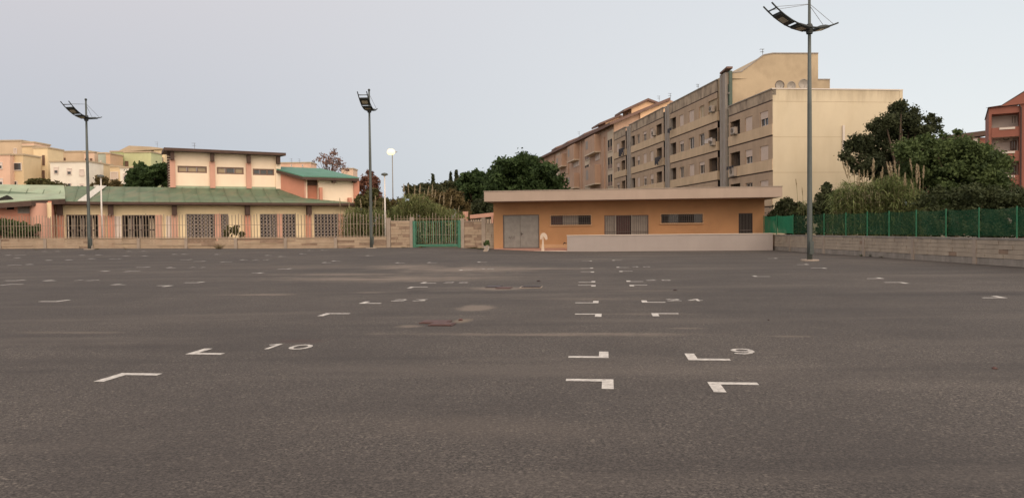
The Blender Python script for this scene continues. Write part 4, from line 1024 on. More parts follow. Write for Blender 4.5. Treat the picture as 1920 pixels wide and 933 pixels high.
# ---------------------------------------------------------------- brown gabled block farther along the same line
br = fthing(FA, 'apartment_building', 'long brown apartment block with projecting bays and tiled gabled attics', 'building')
E0, E1 = FA.X(1012.9), secD[0]-.05
zE0, zE1 = FA.Z(1012.9, 297.5), FA.Z(1151.5, 229)
mb = MB(); mb.poly([(E0-6, 0, 0), (E1, 0, 0), (E1, 0, zE1), (E0-6, 0, zE0)])
gb = [at(x, y, 119.5) for x, y in [(1152, 300), (1152, 228), (1171, 219), (1256, 186), (1300, 199), (1300, 300)]]
gp_ = [FL(p) for p in gb]; base_pts = [Vector((E1, max(p.y, 0), p.z)) for p in gp_]
base_pts[0].z = 0; base_pts[-1].z = 0; base_pts[0].y = base_pts[1].y = 0; base_pts[1].z = zE1
mb.poly([tuple(p) for p in base_pts])
mb.build('wall', M['brown'], br)
# lit part of the gable, its warm light put into the wall colour
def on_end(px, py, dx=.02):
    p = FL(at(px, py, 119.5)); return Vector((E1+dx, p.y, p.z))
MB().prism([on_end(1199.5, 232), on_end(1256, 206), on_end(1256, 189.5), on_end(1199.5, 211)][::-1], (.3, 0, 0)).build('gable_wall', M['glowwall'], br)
rf = MB()
ridge = base_pts[3]
zM = zE0+.2+(zE1-.1-zE0-.2)*((E1-3.5)-(E0-6))/((E1+.8)-(E0-6))
rf.slab([(E0-6, -.8, zE0+.2), (E1-3.5, -.8, zM), (E1-3.5, 6, zM+.9), (E0-6, 6, zE0+1.1)], .45)
rf.slab([(E1-3.49, -.8, zM), (E1+.8, -.8, zE1-.1), (E1+.8, ridge.y, ridge.z+.25), (E1-3.49, ridge.y, ridge.z+.25)], .45)
rf.build('roof', M['rooft'], br)
def attic(p_left, p_apex, p_right, face, Y, lab=None):
    L1, A1, R1 = [FL(at(*p, Y)) for p in (p_left, p_apex, p_right)]
    v = Vector((-6, 0, 0))
    A_ = MB(); A_.prism([L1, A1, A1-Vector((0, 0, .35)), L1-Vector((0, 0, .35))], v); A_.prism([A1, R1, R1-Vector((0, 0, .35)), A1-Vector((0, 0, .35))], v)
    w0 = L1 + Vector((-.5, .9, -1.9)); MB().box(w0.x-1.4, w0.y, w0.z, w0.x-.2, w0.y+.5, w0.z+1.5).build('attic_window', M['brownframe'], br)
    at_ = A_.build('attic_roof', M['rooft'], br)
    f_ = [FL(at(*p, Y+.4)) for p in face]
    MB().prism(f_[::-1], (-5.5, 0, 0)).build('attic_wall', M['glowwall'], at_)
attic((1170, 205), (1215.4, 184), (1237, 192), [(1184.3, 199.5), (1216, 187.5), (1229, 192), (1229, 200), (1184.3, 214)], 122)
attic((1123.3, 230.7), (1161.8, 214.7), (1171, 218), [(1135, 228), (1162, 217), (1168, 219), (1166, 226), (1135, 233)], 133)
attic((1095.4, 250), (1126.5, 237), (1136, 240), [(1103, 248), (1127, 239.5), (1131, 241), (1103, 252)], 148)
attic((1064.3, 265), (1094.3, 253), (1101, 256), [(1072, 263), (1094, 255.5), (1097, 257), (1072, 267.5)], 163)
attic((1042, 275.8), (1064.3, 267), (1071, 269), [(1047, 275.5), (1064, 269), (1066, 271), (1047, 280)], 178)
BX = lambda p: FA.X(p, 0, 300)
for p in (1134, 1091, 1066.5, 1040, 1026, 1019):
    x = BX(p); MB().box(x-.25, -.22, 0, x+.25, .0-.002, zE1-1.5 if p > 1100 else FA.Z(p, 300-(p-1013)*.48)-.2).build('pilaster', M['brown'], br)
def stair_windows(pa, pb, rows, pale=True):
    x0, x1 = BX(pa), BX(pb); pc = (pa+pb)/2
    if pale:
        a, b = x0-.3, x1+.3; MB().box(a, -.05, 0, b, -.004, FA.Z(pc, 296-(pc-1013)*.46)-.8).build('stair_bay', M['brownpale'], br)
    for ya, yb in rows:
        za, zb = FA.Z(pc, yb, -.05), FA.Z(pc, ya, -.05)
        wn = frame_bars(MB(), x0, za, x1, zb, -.14, -.052, .14, 1, 0).build('window', M['brownpale'], br)
        MB().box(x0+.1, -.09, za+.1, x1-.1, -.06, zb-.1).build('pane', M['dark'], wn)
        MB().box(x0+.1, -.12, za+.05, x1-.1, -.092, za+(zb-za)*.38).build('grille', M['brownframe'], wn)
stair_windows(1140.6, 1150, [(259.5, 284), (292.5, 317.5), (325.5, 350)])
stair_windows(1097.6, 1105.5, [(279, 300.5), (308, 329.5), (336, 352)])
stair_windows(1044, 1050, [(303.5, 321), (330, 346)])
def bay(pa, pb, ya, yb, lab=None):
    x0, x1 = BX(pa), BX(pb); pc = (pa+pb)/2; za, zb = FA.Z(pc, yb, -.9), FA.Z(pc, ya, -.9)
    o = MB().box(x0, -1.0, za, x1, -.003, zb).build('bay', M['brown'], br)
    MB().box(x0-.06, -1.06, za-.2, x1+.06, -.003, za-.002).build('bay_floor', M['brownpale'], o)
    MB().box(x0-.05, -.75, za+1.0, x0-.002, -.25, zb-.4).build('pane', M['dark'], o)
    w0, w1 = x0+(x1-x0)*.12, x0+(x1-x0)*.35
    MB().box(w0, -1.03, za+.9, w1, -1.003, zb-.5).build('pane', M['greypane'], o)
for a in ((1107, 1126, 251, 283), (1107, 1126, 308, 343), (1073, 1086, 268, 297), (1073, 1086, 323, 350), (1051, 1062, 286, 309), (1029, 1037, 300, 318)): bay(*a)
# wide loggia opening beneath the first bay
for pa, pb, ya, yb in ((1117, 1125, 287, 300), (1076, 1086, 299, 312)):
    x0, x1 = BX(pa), BX(pb); pc = (pa+pb)/2
    wn = frame_bars(MB(), x0, FA.Z(pc, yb), x1, FA.Z(pc, ya), -.08, -.003, .12, 1).build('window', M['whitefr'], br)
    MB().box(x0+.1, -.05, FA.Z(pc, yb)+.1, x1-.1, -.01, FA.Z(pc, ya)-.1).build('pane', M['shutter'], wn)

# ---------------------------------------------------------------- brick red apartment block at the right edge
RY = 88.0; FR_ = Frame(at(1853.5, 300, RY).x, RY, R(-30), 0.0)
rb = fthing(FR_, 'apartment_building', 'brick red apartment block with white walled balconies, cut by the right edge', 'building')
rx = lambda p: FR_.X(p, 0, 280); rzz = lambda y, p=1880: FR_.Z(p, y)
xL, xS, xE = rx(1853.7), rx(1911), rx(1960)
MB().box(xL+.3, 2.0, 0, xE, 12, rzz(206)).build('balcony_wall', M['redw'], rb)
MB().box(xS, -.1, 0, xE, 12, rzz(198)).build('wall', M['redb'], rb)
MB().box(xL, 0, 0, xL+.28, 12, rzz(201)).build('wall', M['redb'], rb)
MB().box(xL+.28, .0, rzz(213), xS-.01, 2.5, rzz(200.5)).build('lintel', M['redb'], rb)
for ya, yb in ((239, 257), (284, 303), (329, 346)):
    o = MB().box(xL+.28, -.05, rzz(yb), xS-.01, .12, rzz(ya)).build('balcony', M['redb'], rb)
    MB().box(xL+.28, .12, rzz(yb), xS-.01, 2.0, rzz(yb)+.2).build('balcony_floor', M['redw'], o)
    MB().box(xL+(xS-xL)*.35, -.12, rzz(ya)-.25, xS-.4, -.052, rzz(ya)-.02).build('balcony_rail', M['whitefr'], o)
for px0, px1, ya, yb in ((1896, 1909, 213, 231), (1896, 1908, 261, 280), (1896, 1908, 309, 328)):
    wn = frame_bars(MB(), rx(px0), rzz(yb), rx(px1), rzz(ya), 1.93, 1.99, .15, 1).build('window', M['redw'] if ya < 220 else M['brownframe'], rb)
    MB().box(rx(px0)+.1, 1.96, rzz(yb)+.1, rx(px1)-.1, 1.985, rzz(ya)-.1).build('pane', M['pane'] if ya > 220 else M['greypane'], wn)
rt = [(xL-.3, -.4, rzz(201)), (xE, -.4, rzz(192)), (xE+2, 6, rzz(160)), (xL+.2, 12, rzz(201)+.3)]
MB().prism([(xL-.3, -.3, rzz(200.6)), (xE+1, -.3, rzz(196)), (xE+1, -.3, rzz(159)), (rx(1920), -.3, rzz(176.5)), (xL+1.2, -.3, rzz(199))], (0, .3, 0)).build('gable', M['redb'], rb)
MB().prism([(xL-.1, -.32, rzz(200.6)), (xL+1.2, -.32, rzz(198.5)), (rx(1920), -.32, rzz(175.6)), (xE+1, -.32, rzz(158)), (xE+1, -.32, rzz(156.6)), (rx(1920), -.32, rzz(174.2)), (xL+1.2, -.32, rzz(197.6)), (xL-.1, -.32, rzz(199.6))], (0, 12, 0)).build('roof', M['fasc_d'], rb)
MB().tube([(rx(1914), -.2, 0), (rx(1914), -.2, rzz(205)), (rx(1911), -.2, rzz(200))], .08, 6).build('downpipe', M['darkframe'], rb)
x, z = FR_.hit(1888, 260, 1.8); p = FR_.o+FR_.u*x+FR_.n*1.9
t = thing('air_conditioner', 'air conditioner unit on the middle balcony of the brick red block', 'air conditioner', (p.x, p.y, z-.3), FR_.a)
MB().box(-.55, -.35, 0, .55, 0, .75).build('casing', M['acw'], t); mb = MB(); mb.tube([(-.1+.27*math.cos(j*math.pi/6), -.36, .37+.27*math.sin(j*math.pi/6)) for j in range(13)], .05, 4); mb.build('fan_grille', M['dark'], t)
# lower brown roofed house behind it
P0 = at(1800, 262, 130); FB = Frame(P0.x, 130, R(0), 0)
hb = fthing(FB, 'house', 'red brown house with dark flat roof seen between the trees and the red block', 'building')
MB().box(FB.X(1780), 0, 0, FB.X(1856), 10, FB.Z(1820, 258)).build('wall', M['redb'], hb)
MB().slab([(FB.X(1778), -1, FB.Z(1778, 254)), (FB.X(1858), -1, FB.Z(1858, 244)), (FB.X(1858), 11, FB.Z(1858, 246)), (FB.X(1778), 11, FB.Z(1778, 256))], .8).build('roof', M['fasc_d'], hb)
wn = MB().box(FB.X(1824), -.06, FB.Z(1828, 271), FB.X(1833), -.004, FB.Z(1828, 259)).build('window', M['redw'], hb)

# ---------------------------------------------------------------- school building on the left
SA = Frame(-41.3, 71.7, R(25.7), .45)
school = fthing(SA, 'school_building', 'cream and pink building with weathered green roofs behind the fence', 'building')
sx = lambda p, off=0, py=400: SA.X(p, off, py); sz = lambda p, py, off=0: SA.Z(p, py, off)
EZ = sz(400, 384, -1.0)                          # underside height of the eaves
openings = [(124, 186, 402.5, 'open'), (229, 302, 403, 'open'), (349, 428, 401, 'grille'), (487, 555, 401, 'grille'), (589, 643, 401, 'grille')]
holes = [(sx(a), .1, sx(b), sz((a+b)/2, y)) for a, b, y, k in openings]
mb = MB(); wall(mb, sx(96), sx(674), 0, EZ+.25, holes, 0, .3); mb.poly([(sx(674), 0, 0), (sx(674), 9, 0), (sx(674), 9, EZ), (sx(674), 0, EZ)]); mb.build('wall', M['cream'], school)
for (h, (a, b, y, k)) in zip(holes, openings):
    x0, z0, x1, z1 = h
    MB().box(x0, 2.2 if k == 'open' else .7, z0, x1, 2.3 if k == 'open' else .8, z1).build('recess', M['dark'], school)
    if k == 'grille':
        xm = {349: sx(408), 487: sx(524.5), 589: sx(639)}[a]
        wn = frame_bars(MB(), x0, z0, x1, z1, .12, .2, .08).build('window', M['lattice'], school)
        mb = MB(); s = .36; W_ = x1-x0; H_ = z1-z0
        n = int(W_/s); m_ = int(H_/s)
        for i in range(n+1):
            for j in range(m_):
                xa = x0+i*s; za = z0+j*s
                for dx in (s/2, -s/2):
                    xe = xa+dx
                    if x0 <= xe <= x1 and x0 <= xa <= x1:
                        mb.tube([(xa, .1, za), (xe, .1, za+s/2)], .028, 4, False); mb.tube([(xe, .1, za+s/2), (xa, .1, za+s)], .028, 4, False)
            mb.tube([(min(x0+i*s, x1), .09, z0), (min(x0+i*s, x1), .09, z1)], .026, 4, False)
        mb.build('grille', M['lattice'], wn)
        MB().box(xm-.28, -.12, 0, xm+.28, -.004, z1).build('pillar', M['pink'], school)
    else:
        wn = frame_bars(MB(), x0, z0, x1, z1, .05, .15, .12, 3, 1).build('window', M['darkframe'], school)
        for q_ in (.16, .42, .7):
            MB().box(x0+(x1-x0)*q_, .3+q_, z0, x0+(x1-x0)*(q_+.12), .45+q_, z1-.3).build('panel', M['greypane'] if q_ < .5 else M['peach'], wn)
for a, b in ((200, 227), (311, 322)): MB().box(sx(a), -.06, .1, sx(b), -.004, sz(a, 405)).build('board', M['whitep'], school)
MB().box(sx(643.5), -.06, .1, sx(655), -.004, sz(650, 405)).build('board', M['whitep'], school)
for p in (113, 208, 327, 463, 578, 670):
    x = sx(p); w_ = .28
    MB().box(x-w_, -.35, 0, x+w_, -.003, EZ-1.0).build('pilaster', M['salmon'] if p != 327 else M['pink'], school)
    MB().box(x-w_*.8, -.8, EZ-1.0, x+w_*.8, -.003, EZ+.05).build('bracket', M['fasc_d'], school)
for p in (190, 297): MB().box(sx(p)-.3, -.3, 0, sx(p)+.3, -.003, sz(p, 403)).build('pillar', M['pink'], school)
# main roof
UY = 4.5
zr = sz(420, 352.5, UY); ze = sz(400, 379, -1.2)
xA, xB = sx(-60, -1.2), sx(640, -1.2); xC = sx(522, UY, 354); xA2 = sx(-60, UY)
rp = [(xA, -1.2, ze), (xB, -1.2, ze), (xC+2.2, 2.0, sz(571, 371, 2.0)), (xC, UY, zr), (xA2, UY, zr)]
mb = MB(); mb.slab(rp, .12); mb.slab([(xA2, UY+.001, zr), (sx(313, UY, 350), UY+.001, zr), (sx(313, UY, 350), 11, zr-1.6), (xA2, 11, zr-1.6)], .12)
mb.slab([(xB-.01, -1.2, ze), (sx(676, -1.2), -1.2, ze-.05), (sx(676, 2.0), 2.0, ze+.1), (xC+2.2, 2.0, sz(571, 371, 2.0))], .12)
roof = mb.build('roof', M['groof'], school)
x = xA
while x < xB-3:
    a = Vector((x, -1.2, ze+.01)); b = Vector((x, UY, zr+.01))
    if x < xC: MB().prism([a+Vector((-.03, 0, 0)), a+Vector((.03, 0, 0)), a+Vector((.03, 0, .04)), a+Vector((-.03, 0, .04))], b-a).build('seam', M['groof'], roof)
    x += 1.35
MB().box(xA, -1.32, ze-.25, sx(676, -1.2), -1.205, ze-.02).build('fascia', M['fasc_d'], school)
MB().box(xA, -1.2, ze-.3, sx(676, -1.2), -.0, ze-.14).build('soffit', M['fasc_d'], school)
a = Vector((sx(146, -1.2), -1.2, ze+.03)); b = Vector((sx(184, UY, 353), UY, zr+.03))
MB().prism([a, a+Vector((.75, 0, 0)), a+Vector((.75, 0, .06)), a+Vector((0, 0, .06))], (b-a)).build('flashing', M['flash'], roof)
MB().box(sx(176, UY, 352), UY-.3, zr-.5, sx(186, UY, 352), UY+.1, zr+.12).build('flashing', M['flash'], roof)
# upper storey
def ux(p, py=320): return SA.X(p, UY, py)
u0, u1 = ux(321.5), ux(522); zt0, zt1 = sz(325, 284, UY), sz(526, 293, UY)
wins = [(333, 388, 311.3, 324), (406.5, 457, 313.5, 326.5), (474, 514, 316.5, 328.5)]
hl = [(ux(a), sz((a+b)/2, d, UY), ux(b), sz((a+b)/2, c, UY)) for a, b, c, d in wins]
mb = MB(); zlow = min(zt0, zt1)-.6; wall(mb, u0, u1, zr-.3, zlow, hl, UY, .3)
mb.poly([(u0, UY, zlow), (u1, UY, zlow), (u1, UY, zt1), (u0, UY, zt0)])
mb.poly([(u1, UY, zr-3), (u1, UY+10, zr-3), (u1, UY+10, zt1), (u1, UY, zt1)]); mb.poly([(u0, UY, zr-3), (u0, UY, zt0), (u0, UY+10, zt0), (u0, UY+10, zr-3)])
mb.build('upper_wall', M['peach'], school)
MB().box(u0, UY-.12, zr-.05, u1, UY-.004, zr+.18).build('flashing', M['groof2'], school)
for i, h in enumerate(hl):
    wn = frame_bars(MB(), h[0], h[1], h[2], h[3], UY+.02, UY+.12, .13, 2).build('window', M['brownframe'], school)
    for k in range(3):
        a_, b_ = h[0]+(h[2]-h[0])*k/3, h[0]+(h[2]-h[0])*(k+1)/3
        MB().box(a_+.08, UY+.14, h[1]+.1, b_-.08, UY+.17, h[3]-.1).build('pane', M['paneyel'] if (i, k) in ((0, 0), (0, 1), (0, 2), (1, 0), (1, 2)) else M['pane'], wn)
for i, p in enumerate((323.5, 398, 466, 521)):
    x = ux(p); w_ = .26; zt = zt0+(zt1-zt0)*(x-u0)/(u1-u0)
    MB().box(x-w_, UY-.28, zr-.02, x+w_, UY-.004, zt-.9).build('pilaster', M['pink'] if i < 3 else M['peach'], school)
    MB().box(x-w_*.7, UY-.7, zt-.9, x+w_*.7, UY-.004, zt-.05).build('bracket', M['fasc_d'], school)
MB().slab([(ux(311, 284)-.2, UY-1.1, zt0+.28), (ux(533, 292), UY-1.1, zt1+.28), (ux(533, 292), UY+10, zt1+.9), (ux(311, 284)-.2, UY+10, zt0+.9)], .3).build('upper_roof', M['fasc_d'], school)
for k in range(14):
    z = zr+.1+(zt0-zr-.3)*k/13; MB().box(ux(313.5), UY-.1, z, ux(321), UY+.4, z+.17).build('louvre', M['fasc_d'], school)
# right hand block with teal roof
PB = Vector((sx(571, 2.0, 371), 2.0)); PC = Vector((xC-.05, UY)); zB = sz(571, 332, 2.0); zC = sz(523, 318, UY)
rxE = sx(671, 2.0, 350)
mb = MB(); mb.poly([(PC.x, PC.y, 3.5), (PB.x, PB.y, 3.5), (PB.x, PB.y, zB), (PC.x, PC.y, zC)]); mb.build('side_wall', M['salmon'], school)
zE_ = sz(671, 334, 2.0)
rec = (sx(576, 2.0, 350), 3.5, sx(597, 2.0, 350), sz(586, 336, 2.0))
mb = MB(); wall(mb, PB.x, rxE, 3.5, zE_-.1, [(rec[0], 4.6, rec[2], rec[3])], 2.0, 1.2, back=True); mb.poly([(PB.x, 2.0, zE_-.1), (rxE, 2.0, zE_-.1), (rxE, 2.0, zE_+.05), (PB.x, 2.0, zB+.1)])
mb.poly([(rxE, 2.0, 0), (rxE, 12, 0), (rxE, 12, zE_), (rxE, 2.0, zE_)]); mb.build('wall', M['peach'], school)
MB().box(rec[0]+.05, 2.9, 4.6, rec[2]-.02, 3.1, rec[3]-.6).build('recess', M['salmon'], school)
MB().box(rec[0]+.1, 2.5, rec[3]-.6, rec[2]-.02, 2.6, rec[3]-.05).build('recess_shade', M['fasc_d'], school)  # dark sheet added as the shade in the top of the recess
MB().box(sx(663, 1.9, 350), 1.75, 3.5, rxE+.1, 1.998, zE_).build('pillar', M['salmon'], school)
MB().box(sx(570.5, 1.9, 350), 1.9, 3.5, sx(573.5, 1.9, 350), 1.998, zB-.1).build('pillar', M['pink'], school)
MB().box(sx(599, 1.6, 360), 1.5, 4.0, sx(604.5, 1.6, 360), 1.99, sz(602, 351.5, 1.6)).build('chimney', M['salmon'], school)
MB().box(sx(653, 1.6, 380), 1.4, 3.6, sx(659, 1.6, 380), 1.99, sz(656, 370.5, 1.6)).build('chimney', M['salmon'], school)
for a, b in ((623.5, 629.5), (662.5, 668)): MB().box(sx(a, 1.4, 335), 1.2, sz(a, 342, 1.4), sx(b, 1.4, 335), 1.99, sz(a, 334, 1.4)).build('bracket', M['fasc_d'], school)
tp = [(*[SA.X(567, 1.1, 330)], 1.1, sz(567, 329.5, 1.1)), (SA.X(673, 1.1, 332), 1.1, sz(673, 332.5, 1.1)), (SA.X(602, 7, 315), 7, sz(602, 315.5, 7)), (SA.X(524, 7, 312), 7, sz(524, 312.5, 7)), (SA.X(518, 4.2, 316), 4.2, sz(518, 316.3, 4.2))]
MB().slab(tp, .12).build('teal_roof', M['teal'], school)
fs = MB(); 
for a_, b_ in ((0, 1), (4, 0)):
    A_, B_ = Vector(tp[a_]), Vector(tp[b_]); d_ = Vector((0, -.02, -.03)); fs.prism([A_+d_-Vector((0, 0, .1)), B_+d_-Vector((0, 0, .1)), B_+d_-Vector((0, 0, .38)), A_+d_-Vector((0, 0, .38))], (.0, .12, 0))
fs.build('fascia', M['fasc_d'], school)
# left wing, projecting forward
WG = -3.0; wx0, wx1 = sx(-60, WG), sx(97, WG, 400)
mb = MB(); wz = sz(60, 381, WG)
hw = [(sx(11, WG), sz(30, 393, WG), sx(27, WG), wz-.1), (sx(33, WG), sz(40, 400, WG), sx(56, WG), sz(44, 381, WG)), (sx(90, WG)-.1, .2, sx(96, WG)-.1, sz(90, 408, WG))]
wall(mb, wx0, wx1, 0, wz+.2, hw[:2], WG, .3); mb.poly([(wx1, WG, 0), (wx1, 0, 0), (wx1, 0, wz+.2), (wx1, WG, wz+.2)]); mb.build('wing_wall', M['salmon'], school)
MB().box(hw[0][0], WG+.35, hw[0][1], hw[0][2], WG+.4, hw[0][3]).build('recess', M['dark'], school)
wn = frame_bars(MB(), *hw[1], WG+.05, WG+.15, .12, 1).build('window', M['greypane'], school); MB().box(hw[1][0]+.1, WG+.16, hw[1][1]+.1, hw[1][2]-.1, WG+.2, hw[1][3]-.1).build('pane', M['greypane'], wn)
MB().box(sx(80, WG-.1), WG-.1, 0, sx(97, WG-.1)-.02, WG-.004, sz(88, 380, WG)).build('wing_panel', M['cream'], school)
MB().lathe([(.65, 0), (.65, wz)], 14, (sx(72, WG-.3), WG-.25)).build('round_pillar', M['pink'], school, True)
e0 = (sx(-60, -4.2, 380), -4.2, sz(-60, 383, -4.2)); e1 = (sx(58, -4.2, 374), -4.2, sz(58, 374.5, -4.2)); e2 = (sx(122, -1.6, 371), -1.6, sz(122, 371.5, -1.6)); 
bz = (sx(122, 1.5, 362), 1.5, sz(122, 363, 1.5)); b2 = (sx(-60, 1.5, 362), 1.5, sz(-60, 363, 1.5))
wr = MB(); wr.slab([e0, e1, e2, bz, b2], .12); wr.slab([b2, bz, (sx(120, 4.3, 352), 4.3, zr+.06), (sx(-60, 4.3, 352), 4.3, zr+.06)], .1); wr.build('wing_roof', M['groof2'], school)
fs = MB()
for A_, B_ in ((e0, e1), (e1, e2)):
    A_, B_ = Vector(A_), Vector(B_); fs.prism([A_-Vector((0, .05, .08)), B_-Vector((0, .05, .08)), B_-Vector((0, .05, .52)), A_-Vector((0, .05, .52))], (0, .15, 0))
fs.build('fascia', M['fasc_d'], school)
MB().slab([(e0[0], -4.0, e0[2]-.2), (e1[0], -4.0, e1[2]-.2), (e2[0], -1.5, e2[2]-.2), (e2[0], 0, e2[2]-.2), (e0[0], 0, e0[2]-.2)], .08).build('soffit', M['fasc_d'], school)
g_ = [(sx(-12, -3.4, 374), -3.4, sz(-12, 375, -3.4)), (sx(27, -3.4, 374), -3.4, sz(27, 375, -3.4)), (sx(20, -3.4, 368), -3.4, sz(20, 369, -3.4)), (sx(13, -3.4, 365), -3.4, sz(13, 365.5, -3.4)), (sx(0, -3.4, 370), -3.4, sz(0, 371, -3.4))]
MB().prism(g_, (0, .3, 0)).build('torn_opening', M['dark'], school)

# ---------------------------------------------------------------- far buildings at the left, on rising ground
def far(name, label, Y, boxes, wins=(), roofs=(), ang=0.0, cat='building'):
    """boxes: (px0,px1,ytop,mat,dy) front faces; wins: (px0,y0,px1,y1,kind[,dy])"""
    px = boxes[0][0]; P = at(px, 340, Y); Fb = Frame(P.x, Y, ang, 0.0)
    t = fthing(Fb, name, label, cat)
    for b in boxes:
        dy = b[4] if len(b) > 4 else 0
        w_ = MB().box(Fb.X(b[0], dy, b[2]), dy, 0, Fb.X(b[1], dy, b[2]), dy+5, Fb.Z((b[0]+b[1])/2, b[2], dy)).build('wall', M[b[3]], t)
        MB().box(Fb.X(b[0], dy, b[2])-.15, dy-.15, Fb.Z((b[0]+b[1])/2, b[2], dy), Fb.X(b[1], dy, b[2])+.15, dy+5.1, Fb.Z((b[0]+b[1])/2, b[2], dy)+.25).build('coping', M['f_tan'], w_)
    for w_ in wins:
        dy = w_[5] if len(w_) > 5 else 0; pc = (w_[0]+w_[2])/2
        a, b, c, d = Fb.X(w_[0], dy, w_[1]), Fb.Z(pc, w_[3], dy), Fb.X(w_[2], dy, w_[1]), Fb.Z(pc, w_[1], dy)
        fr_ = frame_bars(MB(), a, b, c, d, dy-.14, dy-.004, .12).build('window', M['whitep'] if w_[4] != 'o' else M['brownframe'], t)
        m_ = {'d': 'pane', 's': 'shutter', 'o': 'brownframe', 'h': 'pane', 'w': 'whitep'}[w_[4]]
        MB().box(a+.1, dy-.06, b+.1, c-.1, dy-.01, d-.1).build('pane', M[m_], fr_)
        if w_[4] == 'h': MB().box(a+.1, dy-.1, b+(d-b)*.5, c-.1, dy-.062, d-.1).build('shutter', M['whitep'], fr_)
    for r_ in roofs:                             # (list of px,py), thickness depth, mat
        pts = [(Fb.X(x, 0, y), r_[2], Fb.Z(x, y, 0)) for x, y in r_[0]]
        MB().prism(pts, (0, 5, 0)).build('roof', M[r_[1]], t)
    return t
far('apartment_building', 'yellow apartment tower with a lit side face behind the left green roof', 142,
    [(41, 63, 275, 'f_yel'), (62.5, 89, 278, 'f_yel2', -.6), (41, 64, 268, 'f_ptan', 2)],  # brighter yellow on the right face stands for light falling on it
    [(79.5, 291, 84, 310, 'o', -.6), (79.5, 319.5, 84, 338.5, 'o', -.6)])
far('apartment_building', 'tan apartment block with a flat roof at the far left edge', 150, [(-30, 40.5, 265, 'f_or')], [(26, 278, 32, 289, 's')])
far('apartment_building', 'pink apartment block with a yellow balcony stack at the left edge', 134, [(-40, 18, 291, 'f_pink'), (17.5, 43.5, 291, 'f_yel', 1.2)],
    [(-3, 304, 5, 317, 'h'), (-3, 334, 6, 348, 'h'), (20, 305, 41, 320, 'd', 1.2), (21, 339, 33, 350, 'd', 1.2)])
for ya, yb in ((291, 303), (321, 333)):
    pass
far('apartment_building', 'white apartment block with small shuttered windows above the green roof', 138, [(94, 166, 304, 'f_wht')],
    [(101, 313, 110, 326, 'h'), (125.5, 315, 134.5, 328, 'h'), (149, 317, 158, 330, 'w'), (101.5, 343, 110, 352, 'h'), (126.5, 343, 134.5, 352, 'd'), (150, 344, 158, 352, 'h')])
far('apartment_building', 'orange tan block with one low attic behind the white one', 156, [(111, 168, 285, 'f_or'), (157, 177, 286, 'f_ptan', -1), (88, 112, 290, 'f_wht', -1)],
    [(119, 296, 123, 301.5, 'o'), (160, 297, 163, 302, 'o', -1), (169, 297, 173, 303, 'o', -1)], [([(88, 290), (112, 290), (112, 287), (90, 278.5)], 'f_tan', -2)])
far('apartment_building', 'yellow block with a long balcony between the white and the green blocks', 146, [(166, 186, 307, 'f_yel')], [(168, 317, 185, 327, 's'), (171, 330, 182, 334, 'd')])
far('apartment_building', 'pale bluish green block with an orange chimney stack', 152, [(184, 200, 288, 'f_blu'), (198.5, 206.5, 288.5, 'f_org', -1)], [(188, 301, 191, 311, 'd')])
far('apartment_building', 'yellow block with garage like shutter left of the pine', 143, [(206, 225, 313, 'f_yel')], [(207, 322, 222, 337, 's')])
far('apartment_building', 'lime green apartment block with stepped parapets', 158, [(207, 233, 285, 'f_grn'), (232.5, 283, 286, 'f_grn2', -1)], [(234.5, 302, 241, 312, 'o', -1)])
far('apartment_building', 'white low block with one shuttered window beside the pine', 136, [(225, 262, 315, 'f_wht')], [(231, 325, 238, 337, 'h')])
far('apartment_building', 'tan block with a low hipped roof beyond the lime green one', 170, [(247, 289, 285, 'f_tan'), (288, 309, 281, 'f_yel2', -1)], [(293, 291, 296.5, 296, 'd', -1), (301, 291, 304, 296, 'd', -1)],
    [([(229, 284), (247, 285), (309, 281), (309, 279), (289, 276.5), (248, 274.5)], 'f_tan', -1.5), ([(284, 302), (310, 303), (310, 296), (284, 291)], 'aptcol', -3)])
far('apartment_building', 'distant pink terrace seen just over the teal roof', 175, [(525, 583, 306, 'f_pink'), (640, 662, 317, 'f_ptan', 2)], [(545, 308, 548, 313, 'd'), (566, 308, 569, 313, 'd')])
antenna(365, 268, 281, 110, 'tv antenna above the pink upper storey of the school'); antenna(547, 297, 307, 160, 'tv antenna left above the teal roof'); antenna(562, 298, 307, 160, 'tv antenna right above the teal roof')
antenna(295, 266, 277, 165, 'tv antenna on the distant hipped tan roof')

# ---------------------------------------------------------------- vegetation
def blobs_px(Y, spec, dy=None):
    """spec: (px, py, rpx[, rypx]) circles measured in the photo at depth Y"""
    out = []
    for s in spec:
        yy_ = Y + random.uniform(-1, 1)*(dy or 1.0); P = at(s[0], s[1], yy_); r_ = s[2]*yy_/FPX; rz_ = (s[3] if len(s) > 3 else s[2]*.85)*yy_/FPX
        out.append((P.x, P.y, P.z, r_, r_, rz_))
    return out
def fill(Y, px0, px1, topf, bot, r_, n, dy):
    out = []
    for _ in range(n):
        px = random.uniform(px0, px1); tp_ = topf(px)+r_*.8
        py = tp_ + (bot-tp_)*random.random()**1.2 if bot > tp_ else tp_
        out.append((px, py, r_*random.uniform(.6, 1.25)))
    return blobs_px(Y, out, dy)
def interp(pts):
    def f(x):
        if x <= pts[0][0]: return pts[0][1]
        for (a, b), (c, d) in zip(pts, pts[1:]):
            if x <= c: return b+(d-b)*(x-a)/(c-a)
        return pts[-1][1]
    return f
def gbase(px, Y): P = at(px, 400, Y); return (P.x, Y, gz(P.x, Y) if Y < 70 else 0)
